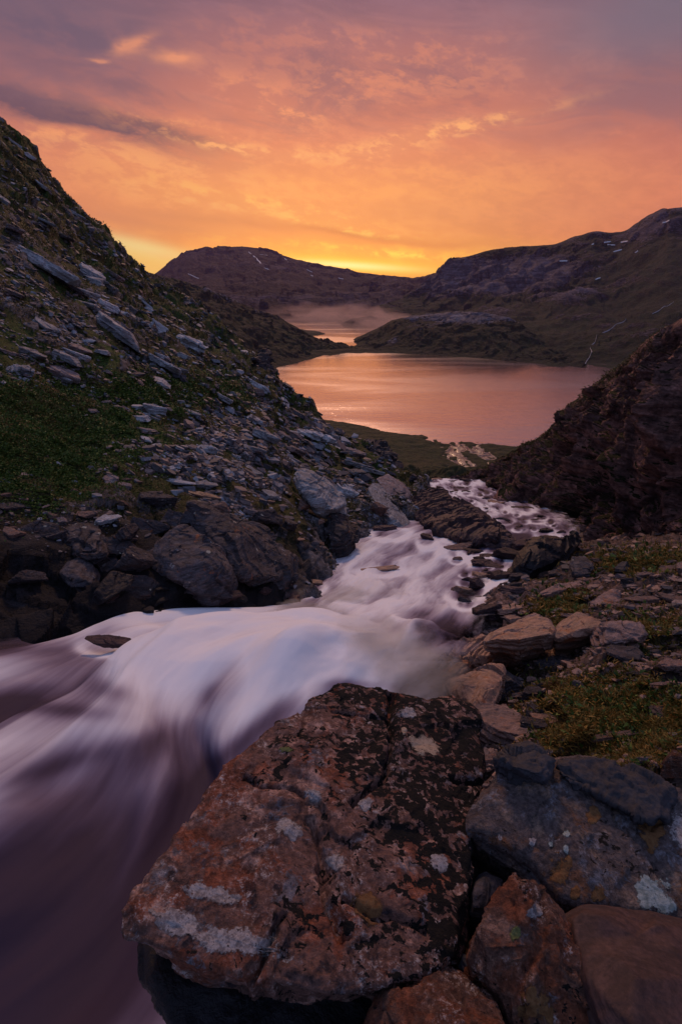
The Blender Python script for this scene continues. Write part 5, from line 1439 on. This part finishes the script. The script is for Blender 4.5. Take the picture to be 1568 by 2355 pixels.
for (kd, k, mt, px, py, w, hh, lab) in BS:
    put_rock('rock', kd, k, mt, bank, px, py, w, hh, lab, yaw=random.uniform(-0.4, 0.4), tilt=random.uniform(-0.12, 0.12), sink=0.3, upmix=0.6, tdir=(1, 0.2, 0))

# --- countable stones: each is told apart by the landmark it lies beside
rr = random.Random(11)
LAND = [(115, 617, 'the largest pale slab'), (200, 676, 'the pale slab between the two largest'), (280, 770, 'the broad bluish slab'), (372, 766, 'the square edged pale block'), (430, 784, 'the long smooth sloping slab'),
        (386, 848, 'the rounded pale slab on grass'), (120, 850, 'the long pinkish slab'), (586, 884, 'the thin slab under the skyline outcrop'), (102, 432, 'the high pale slab near the skyline'),
        (183, 495, 'the small pale skyline slab'), (516, 916, 'the bluish rough slab'), (347, 988, 'the flat grey pink slab'), (250, 1103, 'the narrow upright slab'), (410, 1113, 'the long flat grey slab'),
        (466, 1140, 'the orange tinted slab'), (590, 1086, 'the grey stone low on the slope'), (676, 1034, 'the layered pinkish slab'), (722, 1000, 'the long tilted pale slab'), (725, 1120, 'the big pale cracked slab'),
        (597, 835, 'the skyline outcrop'), (860, 1050, 'the rugged outcrop above the stream mouth'), (905, 1120, 'the smooth purple slab'), (895, 1165, 'the long leaning slab'), (420, 1280, 'the jagged leaning slab'),
        (540, 1230, 'the longest dark boulder'), (180, 1235, 'the split block'), (50, 1278, 'the long flat slab at the left edge'), (110, 1390, 'the broad black boulder'), (175, 1312, 'the roundish wedged stone'),
        (785, 1210, 'the dark purple block by the pool'), (1050, 1190, 'the dark rock shelf'), (655, 1385, 'the low black rock in the current'), (1262, 1258, 'the black boulder with the raised arm'),
        (1200, 1440, 'the flat topped overhanging boulder'), (1330, 1440, 'the flat topped brown boulder'), (1434, 1455, 'the squarish banded block'), (1397, 1378, 'the jagged brown rock'), (1543, 1312, 'the wedge shaped rock'),
        (1335, 1298, 'the upright dark rock'), (1085, 1487, 'the orange lit slab'), (1105, 1570, 'the rounded brown boulder'), (1532, 1627, 'the flat pinkish rock at the edge'), (1190, 1670, 'the dark red brown slab'),
        (1145, 1156, 'the orange topped rock under the cliff nose'), (1060, 1360, 'the smooth orange rock in the rapids'), (1072, 1106, 'the dark heap in the upper rapids'), (1196, 1212, 'the tiny rock alone in the bend'),
        (1110, 1700, 'the huge lichened boulder'), (1250, 1740, 'the broad grey boulder')]
LABELS = set()
CNAME = {'scree_rock': 'grey', 'pale_slate': 'pale', 'pink_slate': 'pinkish', 'dark_block': 'dark', 'wet_rock': 'dark wet', 'black_wet_and_shade_rock': 'black wet', 'brown_rock': 'orange brown', 'bank_rock': 'brown'}
SNAME = {'slab': 'flat stone', 'block': 'blocky stone', 'blade': 'long thin stone', 'round': 'rounded stone'}


def stone_label(x, y, w, kind, mat, fallback):
    size = 'tiny' if w < 15 else 'small' if w < 24 else 'middling' if w < 34 else 'larger'
    near_ = sorted(LAND, key=lambda l: (l[0] - x) ** 2 + (l[1] - y) ** 2)[:6]
    for lx_, ly_, nm in near_:
        a = math.degrees(math.atan2(ly_ - y, x - lx_)) % 360
        d = ['right of', 'above and right of', 'above', 'above and left of', 'left of', 'below and left of', 'below', 'below and right of'][int((a + 22.5) // 45) % 8]
        dist = math.hypot(lx_ - x, ly_ - y)
        if dist > 190: continue
        q = 'just ' if dist < 55 else 'well ' if dist > 120 else ''
        lab = f"{size} {CNAME.get(mat.name, 'grey')} {SNAME[kind]} {q}{d} {nm}"
        if lab not in LABELS and len(lab.split()) <= 16:
            LABELS.add(lab); return lab
    return fallback


def scatter(n, poly, patch, wr, mats, kinds, label, group, name='stone', asp=(0.35, 0.7), yawr=0.5, tdir=None, upmix=0.4, power=2.2, avoid=None):
    xs = [p[0] for p in poly]; ys = [p[1] for p in poly]; c = 0
    while c < n:
        x = rr.uniform(min(xs), max(xs)); y = rr.uniform(min(ys), max(ys))
        if not in_poly(x, y, poly): continue
        if avoid and avoid(x, y) > rr.random(): continue
        w = wr[0] + (wr[1] - wr[0]) * rr.random() ** power
        kd_ = rr.choice(kinds); mt_ = rr.choice(mats)
        put_rock(name, kd_, rr.randrange(6), mt_, patch, x, y, w, w * rr.uniform(*asp), stone_label(x, y, w, kd_, mt_, label), group,
                 yaw=rr.uniform(-yawr, yawr), tilt=rr.uniform(-0.2, 0.2), roll=rr.uniform(-0.2, 0.2), sink=0.3, upmix=upmix, tdir=tdir, cat='stone')
        c += 1


gmask = lambda x, y: math.exp(-(((x - 90) / 230) ** 2 + ((y - 1000) / 115) ** 2) ** 2)
scatter(75, [(560, 850), (840, 1050), (860, 1100), (780, 1200), (560, 1180), (380, 1080), (330, 960), (420, 900), (480, 870)], left, (16, 52), [M_scree, M_scree, M_slab, M_pink], ['slab', 'slab', 'block', 'blade'],
        'loose slate stone of the rubble low on the left slope', 'loose slate stones low on the left slope')
scatter(55, [(0, 520), (120, 500), (250, 620), (420, 760), (560, 880), (420, 880), (300, 900), (0, 900)], left, (14, 62), [M_slab, M_slab, M_scree, M_pink], ['slab', 'blade', 'slab'],
        'pale slate piece scattered over the upper left slope', 'slate pieces on the upper left slope', avoid=gmask)
scatter(30, [(0, 1140), (330, 1060), (420, 1160), (300, 1260), (110, 1300), (0, 1240)], left, (14, 44), [M_block, M_dusk, M_pink], ['slab', 'block'],
        'dark angular stone piled on the left bank below the grass', 'dark stones of the left bank')
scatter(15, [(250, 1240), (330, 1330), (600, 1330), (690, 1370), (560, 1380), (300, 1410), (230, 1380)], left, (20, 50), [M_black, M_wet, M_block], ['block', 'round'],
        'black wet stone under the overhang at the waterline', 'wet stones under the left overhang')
scatter(50, [(1190, 1300), (1340, 1260), (1568, 1240), (1568, 1540), (1400, 1570), (1250, 1500), (1120, 1480), (1120, 1400)], bank, (12, 46), [M_dusk, M_dusk, M_block, M_brown], ['slab', 'slab', 'block'],
        'brown flat stone strewn over the right bank', 'brown stones on the right bank', upmix=0.7, tdir=(1, 0.2, 0))
scatter(18, [(1100, 1580), (1240, 1560), (1260, 1700), (1150, 1740), (1100, 1680)], bank, (22, 60), [M_block, M_dusk, M_block], ['block', 'slab'],
        'dark stone heaped in the gap behind the huge boulder', 'dark stones in the gap behind the huge boulder', upmix=0.8)
scatter(26, [(960, 1096), (1110, 1090), (1140, 1150), (1300, 1195), (1230, 1240), (1060, 1170), (1000, 1130)], wsp, (7, 20), [M_wet, M_wet, M_brown], ['block', 'slab'],
        'small wet stone breaking the rapids of the upper bend', 'stones in the upper bend of the stream', upmix=1.0, tdir=(1, 0.2, 0), asp=(0.3, 0.45))
scatter(14, [(1000, 1290), (1060, 1250), (1180, 1290), (1190, 1350), (1120, 1400), (1050, 1340)], wsp, (14, 34), [M_wet, M_wet, M_brown], ['block', 'slab', 'round'],
        'wet stone along the right margin of the lower rapids', 'stones along the lower rapids', upmix=1.0, tdir=(1, 0.2, 0), asp=(0.35, 0.6))
scatter(15, [(690, 1180), (760, 1150), (860, 1180), (960, 1210), (820, 1215), (730, 1260), (680, 1260)], left, (10, 30), [M_dusk, M_block, M_brown], ['block', 'slab'],
        'reddish stone at the foot of the left slope by the pool', 'reddish stones by the pool')

# white water piles up against every stone and slides off it in a darker tail
for (x_, y_, w_, h_) in WETPOS:
    dx = SPX - x_; dy = SPY - y_ - h_ * 0.25
    q_ = np.sqrt((dx / (w_ * 0.5 + 3)) ** 2 + (dy / (h_ * 0.5 + 2.5)) ** 2)
    foam = foam + 0.45 * np.exp(-((q_ - 1.15) / 0.35) ** 2) * sstep(dy, -h_, h_ * 0.4) - 0.30 * np.exp(-((dx / (w_ * 0.55)) ** 2 + ((dy + h_ * 1.1) / (h_ * 0.9 + 3)) ** 2))
STREAM.data.attributes['foam'].data.foreach_set('value', np.clip(foam, 0, 1).astype(np.float32).ravel())

# ------------------------------------------------------------------ scree: uncountable small slates
SV, SF = [], []
for k in range(10):
    V, F = block(700 + k, (1.0, 0.7, 0.22 if k % 3 else 0.4), 6, 0.32, 0.52)
    bm = bmesh.new(); me = bpy.data.meshes.new('t'); me.from_pydata([tuple(v) for v in V], [], F); bm.from_mesh(me)
    bmesh.ops.triangulate(bm, faces=bm.faces[:]); SV.append(np.array([tuple(v.co) for v in bm.verts])); SF.append(np.array([[v.index for v in f.verts] for f in bm.faces]))
    bm.free(); bpy.data.meshes.remove(me)
rn = np.random.default_rng(21)


def scree(n, patch, sel, name, mat, label, size_px, upmix=0.3, power=2.5, smin=0.03):
    """sel: weight per grid vertex"""
    w = sel.ravel().clip(0, None); w = w / w.sum()
    idx = rn.choice(w.size, n, p=w)
    G = patch.G.reshape(-1, 3)[idx]; N = patch.N0.reshape(-1, 3)[idx]; T = patch.T0.reshape(-1, 3)[idx]; dep = patch.dep.ravel()[idx]
    VV, FF, base = [], [], 0
    s = (size_px[0] + (size_px[1] - size_px[0]) * rn.random(n) ** power) * dep / FPX
    s = np.maximum(s, smin)
    for i in range(n):
        k = i % 10
        nn = N[i] * (1 - upmix) + np.array([0, 0, upmix]) + rn.normal(0, 0.22, 3); nn /= np.linalg.norm(nn)
        t = T[i] / (np.linalg.norm(T[i]) + 1e-9) + rn.normal(0, 0.35, 3); t -= nn * (t @ nn); t /= np.linalg.norm(t)
        b = np.cross(nn, t)
        M = np.stack([t, b, nn])
        v = (SV[k] * (s[i], s[i] * rn.uniform(0.7, 1.2), s[i] * rn.uniform(0.7, 1.3))) @ M + G[i] + nn * s[i] * 0.06
        VV.append(v); FF.append(SF[k] + base); base += len(v)
    o = mesh_obj(name, np.concatenate(VV), np.concatenate(FF), mat, smooth=False)
    tag(o, label, None, None, 'stuff')
    return o


def scree_mat(name, cols, sc=1.0):
    m, t, bs, o = material(name)
    rnd = t.add('ShaderNodeNewGeometry').outputs['Random Per Island']
    P = t.add('ShaderNodeTexCoord').outputs['Object']
    n = t.noise(P, 14 * sc, 5, 0.7)
    col = t.ramp(rnd, [(i / len(cols), c) for i, c in enumerate(cols)], 'CONSTANT')
    col = t.mix(0.7, col, t.mix(t.step(n, 0.3, 0.7), (0.5, 0.5, 0.5, 1), (1.4, 1.4, 1.4, 1)), 'MULTIPLY')
    t.put(bs.inputs['Base Color'], col); bs.inputs['Roughness'].default_value = 0.7; bs.inputs['Specular IOR Level'].default_value = 0.3
    t.put(bs.inputs['Normal'], t.bump(n, 0.7, 0.01 / sc))
    return m


M_sc1 = scree_mat('slate_rubble', [(0.16, 0.165, 0.20, 1), (0.09, 0.085, 0.095, 1), (0.27, 0.285, 0.33, 1), (0.15, 0.105, 0.10, 1), (0.07, 0.065, 0.08, 1), (0.19, 0.14, 0.135, 1)])
M_sc2 = scree_mat('bank_rubble', [(0.22, 0.135, 0.11, 1), (0.13, 0.10, 0.105, 1), (0.27, 0.17, 0.14, 1), (0.08, 0.07, 0.075, 1), (0.30, 0.20, 0.16, 1)], 2)
wetmask = 1 - wetl
inv = wetmask * ((left.px > -60) & (left.px < 1100) & (left.py > 250) & (left.py < 1400) & (left.v > 2.05))
cl1 = sstep(fbm(left.G * (0.4, 0.4, 0.4) + 40, 4), -0.10, 0.30)
area = np.linalg.norm(np.cross(np.gradient(left.px, axis=1), 1)) if False else np.abs(np.gradient(left.px, axis=1) * np.gradient(left.py, axis=0) - np.gradient(left.px, axis=0) * np.gradient(left.py, axis=1))
zone = 0.25 + 0.9 * np.exp(-((left.px - 560) / 230) ** 2 - ((left.py - 1030) / 120) ** 2) + 0.55 * np.exp(-((left.px - 120) / 260) ** 2 - ((left.py - 740) / 110) ** 2)
gkill = 1 - 0.97 * np.clip(green * 1.15, 0, 1)
scree(2600, left, inv * area * gkill * np.exp(-((left.px - 600) / 250) ** 2 - ((left.py - 1040) / 130) ** 2) * (0.2 + 0.8 * cl1), 'scree', M_sc1, 'coarse slate rubble heaped low on the left slope', (8, 30), power=2.8)
scree(12000, left, inv * area * zone * gkill * (0.05 + 0.95 * cl1), 'scree', M_sc1, 'loose slate rubble spread over the left slope', (3.0, 16))
binv = (bank.px > 1000) & (bank.px < 1650) & (bank.py > 1200) & (bank.py < 1850)
barea = np.abs(np.gradient(bank.px, axis=1) * np.gradient(bank.py, axis=0) - np.gradient(bank.px, axis=0) * np.gradient(bank.py, axis=1))
scree(4500, bank, binv * barea * (1.05 - np.clip(gr, 0, 1)), 'rubble', M_sc2, 'flat brown rubble covering the right bank', (4, 26), upmix=0.5)

# ------------------------------------------------------------------ low plants and grass
def leaves(n, patch, sel, name, mat, label, hpx, wpx, lean=0.7, up=0.6, blades=False, hmin=0.02):
    w = sel.ravel().clip(0, None); w = w / w.sum()
    idx = rn.choice(w.size, n, p=w)
    G = patch.G.reshape(-1, 3)[idx]; N = patch.N.reshape(-1, 3)[idx]; dep = patch.dep.ravel()[idx]
    step = np.abs(np.gradient(patch.G, axis=1)).reshape(-1, 3)[idx]
    G = G + rn.normal(0, 1, (n, 3)) * np.minimum(step * 1.0, 0.12)
    h = (hpx[0] + (hpx[1] - hpx[0]) * rn.random(n) ** 1.6) * dep / FPX
    wd = rn.uniform(*wpx, n) * dep / FPX
    d = N * 0.5 + np.array([0, 0, 0.5]) + rn.normal(0, lean, (n, 3)); d /= np.linalg.norm(d, axis=1)[:, None]
    d[:, 2] = np.abs(d[:, 2])
    s = np.cross(d, rn.normal(0, 1, (n, 3))); s /= np.linalg.norm(s, axis=1)[:, None]
    bend = rn.normal(0, 0.35, (n, 3)); bend[:, 2] = -0.25
    v0 = G - s * wd[:, None] * (0.5 if blades else 0.15); v1 = G + s * wd[:, None] * (0.5 if blades else 0.15)
    mid_ = G + d * h[:, None] * 0.55
    v2 = mid_ + s * wd[:, None] * 0.5; v3 = mid_ - s * wd[:, None] * 0.5
    v4 = G + (d + bend * 0.6) * h[:, None]
    V = np.stack([v0, v1, v2, v3, v4], 1).reshape(-1, 3)
    b = np.arange(n)[:, None] * 5
    F = np.concatenate([b + [0, 1, 2], b + [0, 2, 3], b + [3, 2, 4]])
    o = mesh_obj(name, V, F, mat, smooth=False)
    tag(o, label, None, None, 'stuff')
    return o


def leaf_mat(name, cols):
    m, t, bs, o = material(name)
    rnd = t.add('ShaderNodeNewGeometry').outputs['Random Per Island']
    P = t.add('ShaderNodeTexCoord').outputs['Object']
    n = t.noise(P, 0.9, 3, 0.6)
    c = t.ramp(t.m('ADD', t.m('MULTIPLY', rnd, 0.6), t.m('MULTIPLY', n, 0.4)), [(i / (len(cols) - 1), c) for i, c in enumerate(cols)])
    t.put(bs.inputs['Base Color'], c); bs.inputs['Roughness'].default_value = 0.6; bs.inputs['Specular IOR Level'].default_value = 0.25
    return m


M_leaf = leaf_mat('green_leaves', [(0.014, 0.030, 0.008, 1), (0.065, 0.110, 0.018, 1), (0.17, 0.21, 0.035, 1)])
M_dry = leaf_mat('dry_grass', [(0.05, 0.055, 0.015, 1), (0.12, 0.09, 0.028, 1), (0.20, 0.14, 0.05, 1)])
M_moss = leaf_mat('moss_grass', [(0.045, 0.055, 0.012, 1), (0.18, 0.13, 0.028, 1), (0.34, 0.17, 0.035, 1), (0.17, 0.21, 0.035, 1)])
cl2 = sstep(fbm(left.G * 1.6 + 11, 4), -0.15, 0.30)
leaves(90000, left, inv * area * (green ** 1.2) * (0.15 + 0.85 * cl2), 'ground_cover', M_leaf, 'dense low green plants in the patch on the left slope', (3, 8), (2, 4.5))
leaves(60000, left, inv * area * (0.35 + green) * np.clip(1.1 - rock_l if False else 1.0, 0, 1) * sstep(fbm(left.G * 0.35 + 5, 4), -0.15, 0.35), 'grass', M_dry, 'dull brownish grass between the slates of the left slope', (3, 8), (0.8, 2.0), blades=True)
tuft = 0.12 + sstep(fbm(bank.G * 3.5 + 2, 4), -0.1, 0.35)
leaves(60000, bank, binv * barea * gr * tuft, 'grass', M_moss, 'mossy brown and green grass on the right bank', (5, 20), (1.2, 3.0), blades=True, lean=0.5)
leaves(5000, bank, binv * barea * gr, 'weeds', M_leaf, 'small green weeds in the mossy grass of the right bank', (8, 22), (4, 9), lean=0.6)
cinv = (cliff.px > 1060) & (cliff.px < 1600) & (cliff.v > 1.8)
carea = np.abs(np.gradient(cliff.px, axis=1) * np.gradient(cliff.py, axis=0) - np.gradient(cliff.px, axis=0) * np.gradient(cliff.py, axis=1))
leaves(16000, cliff, cinv * carea * top * sstep(-cliff.px, -1560, -1380), 'grass', M_dry, 'short grass along the crest of the right cliff', (3, 7), (1, 2.2), blades=True)

# ------------------------------------------------------------------ snow patches and the far brook
def simple_mat(name, col, rough=0.7):
    m, t, bs, o = material(name)
    n = t.noise(t.add('ShaderNodeTexCoord').outputs['Object'], 0.6, 4, 0.6)
    t.put(bs.inputs['Base Color'], t.mix(n, tuple(c * 0.8 for c in col[:3]) + (1,), col)); bs.inputs['Roughness'].default_value = rough
    return m


M_snow = simple_mat('old_snow', (0.85, 0.86, 0.90, 1)); M_brook = simple_mat('brook_water', (0.40, 0.40, 0.44, 1), 0.4)


def drape(patch, pts, widths, lift):
    """a ribbon draped over the patch through picture points"""
    P = []; ws = []
    for (x, y), w in zip(pts, widths):
        p, n, t, dep = patch.find(x, y); P.append(p + n * lift); ws.append(w * dep / FPX)
    P = np.array(P); k = max(2, len(P)); t_ = np.linspace(0, k - 1, (k - 1) * 5 + 1)
    P = cr(P, t_); ws = np.interp(t_, np.arange(k), ws) * (1 + 0.45 * rn.normal(0, 1, len(t_)).clip(-1.5, 1.5))
    P = P + np.stack([fbm(P * 0.25 + 5, 3), fbm(P * 0.25 + 9, 3), 0 * P[:, 0]], -1) * ws.mean() * 2.5
    d = np.gradient(P, axis=0); view = P / np.linalg.norm(P, axis=1)[:, None]
    s = np.cross(d, (0, 0, 1)); s[:, 2] += 0.0; s /= np.maximum(np.linalg.norm(s, axis=1)[:, None], 1e-6)
    u = np.cross(s, d); u /= np.maximum(np.linalg.norm(u, axis=1)[:, None], 1e-6); u *= np.sign(u[:, 2:3])
    ws = np.abs(ws)[:, None]
    ring = [P - s * ws * 0.5 - u * lift * 2, P - s * ws * 0.4, P + u * ws * 0.12, P + s * ws * 0.4, P + s * ws * 0.5 - u * lift * 2]
    G = np.stack(ring, 1)
    return G


snow = [(dome, [(572, 575), (590, 590), (612, 612)], 3.5, 'long thin snow streak running down the dome shaped mountain'),
        (dome, [(598, 580), (618, 585)], 4, 'short snow patch just right of the long streak on the domed mountain'),
        (dome, [(436, 627), (458, 635)], 2.5, 'lone snow patch low on the left flank of the domed mountain'),
        (dome, [(612, 612), (622, 617)], 2.5, 'small snow patch at the foot of the long streak'),
        (dome, [(652, 590), (664, 598)], 2.5, 'snow patch under the right shoulder of the domed mountain'),
        (dome, [(706, 617), (716, 622)], 2.5, 'small snow patch farther right below the shoulder'),
        (dome, [(714, 629), (722, 633)], 2.5, 'small snow patch just below the previous shoulder patch'),
        (dome, [(780, 634), (787, 638)], 2.5, 'tiny snow patch at the right end of the domed mountain'),
        (rightm, [(1522, 508), (1534, 505)], 4.5, 'bright snow patch near the right summit'),
        (rightm, [(1388, 552), (1400, 552)], 2.6, 'left snow patch on the saddle of the right mountain'),
        (rightm, [(1392, 559), (1412, 559)], 2.8, 'longer snow patch just below on the right mountain saddle'),
        (rightm, [(1425, 553), (1438, 552)], 2.6, 'snow patch right of the saddle pair'),
        (rightm, [(1408, 574), (1424, 571)], 2.8, 'snow patch under the saddle of the right mountain'),
        (rightm, [(1356, 560), (1362, 557)], 2.4, 'small snow patch left of the saddle'),
        (rightm, [(1290, 600), (1300, 599)], 2.2, 'tiny snow patch on the brow of the crags'),
        (rightm, [(1366, 638), (1376, 634)], 2.4, 'lone snow patch far below the saddle'),
        (rightm, [(1455, 579), (1462, 574)], 2.4, 'small snow patch below the right summit ridge')]
for pt, pts, w, lab in snow:
    Gs = drape(pt, pts, [0.62 * w * (0.5 + 0.5 * (i % 2)) for i in range(len(pts))], 0.8)
    tag(mesh_obj('snow_patch', Gs.reshape(-1, 3), grid_faces(*Gs.shape[:2]), M_snow), lab, 'snow patch', 'snow patches on the mountains')
for pts, ws in (([(1341, 836), (1350, 822), (1358, 805), (1354, 795), (1366, 780), (1368, 768)], [1.2, 0.7, 0.9, 0.4, 0.6, 0.3]),
                ([(1372, 766), (1392, 758), (1402, 752), (1412, 744), (1432, 736), (1440, 728)], [0.15, 0.5, 0.1, 0.45, 0.1, 0.2]),
                ([(1500, 717), (1512, 711), (1524, 702), (1532, 700), (1546, 690)], [0.1, 0.5, 1.0, 0.7, 0.1])):
    Gs = drape(rightm, pts, ws, 0.5)
    tag(mesh_obj('brook', Gs.reshape(-1, 3), grid_faces(*Gs.shape[:2]), M_brook), kind='structure')

# ------------------------------------------------------------------ mist, spray and haze
def puff(name, c, r, dens, col, label, seed=0.0, amp=0.25, aniso=0.3):
    bm = bmesh.new(); bmesh.ops.create_icosphere(bm, subdivisions=5, radius=1.0)
    V = np.array([tuple(v.co) for v in bm.verts]); F = np.array([[v.index for v in f.verts] for f in bm.faces]); bm.free()
    V = V * (1 + amp * fbm(V * 1.3 + seed, 4))[:, None]
    V = V * np.array(r) + np.array(c)
    m = bpy.data.materials.new(name + '_air'); m.use_nodes = True; t = NT(m.node_tree)
    pv = t.add('ShaderNodeVolumePrincipled'); pv.inputs['Color'].default_value = col; pv.inputs['Density'].default_value = dens
    pv.inputs['Anisotropy'].default_value = aniso
    o_ = t.add('ShaderNodeOutputMaterial'); t.l.new(pv.outputs[0], o_.inputs['Volume'])
    o = mesh_obj(name, V, F, m); tag(o, label, None, None, 'stuff')
    return o


def puff_at(name, px, py, Y, r, dens, col, label, seed, **k):
    return puff(name, at(px, py, Y), r, dens, col, label, seed, **k)


for i, (px, py, Y, r, de) in enumerate([(720, 738, 800, (55, 60, 13), 0.006), (790, 742, 760, (50, 44, 13), 0.009), (850, 738, 760, (46, 50, 14), 0.010), (690, 732, 860, (60, 60, 14), 0.004),
                                        (892, 744, 690, (26, 32, 10), 0.012), (760, 756, 690, (30, 30, 6), 0.006), (862, 752, 660, (22, 24, 7), 0.012), (925, 740, 640, (18, 18, 6), 0.008),
                                        (820, 722, 840, (60, 50, 12), 0.005), (740, 720, 860, (60, 50, 12), 0.004)]):
    puff_at('mist', px, py, Y, r, de, (1.0, 0.74, 0.66, 1), 'low bank of mist lying over the far lake', 3.1 * i + 1, amp=0.9)
for i, (px, py, r, de) in enumerate([(960, 1570, (0.40, 0.30, 0.24), 0.9), (900, 1520, (0.50, 0.40, 0.26), 0.9), (820, 1500, (0.55, 0.35, 0.22), 0.9), (985, 1590, (0.25, 0.25, 0.22), 0.8), (700, 1425, (0.6, 0.35, 0.20), 1.6), (790, 1390, (0.5, 0.4, 0.2), 1.0),
                                     (560, 1398, (0.6, 0.30, 0.18), 1.7), (430, 1402, (0.55, 0.30, 0.16), 1.6), (310, 1425, (0.5, 0.30, 0.13), 1.3), (640, 1385, (0.5, 0.4, 0.16), 1.0), (860, 1370, (0.8, 0.5, 0.16), 0.4)]):
    puff('spray', hit(px, py) + np.array([0, 0, 0.10]), r, de, (1, 1, 1, 1), 'soft spray blurred over the white cascade', 4.3 * i + 2, amp=0.5)

hz = np.array([(-4500, -40, -77), (4500, -40, -77), (4500, 4200, -77), (-4500, 4200, -77), (-4500, -40, 420), (4500, -40, 420), (4500, 4200, 420), (-4500, 4200, 420)], float)
hm = bpy.data.materials.new('haze_air'); hm.use_nodes = True; t = NT(hm.node_tree)
pv = t.add('ShaderNodeVolumePrincipled'); pv.inputs['Color'].default_value = (0.70, 0.52, 0.95, 1); pv.inputs['Density'].default_value = 0.00007
pv.inputs['Anisotropy'].default_value = 0.2
o_ = t.add('ShaderNodeOutputMaterial'); t.l.new(pv.outputs[0], o_.inputs['Volume'])
ho = mesh_obj('haze', hz, [(0, 3, 2, 1), (4, 5, 6, 7), (0, 1, 5, 4), (1, 2, 6, 5), (2, 3, 7, 6), (3, 0, 4, 7)], hm, smooth=False)
tag(ho, 'thin evening haze filling the valley', None, None, 'stuff')
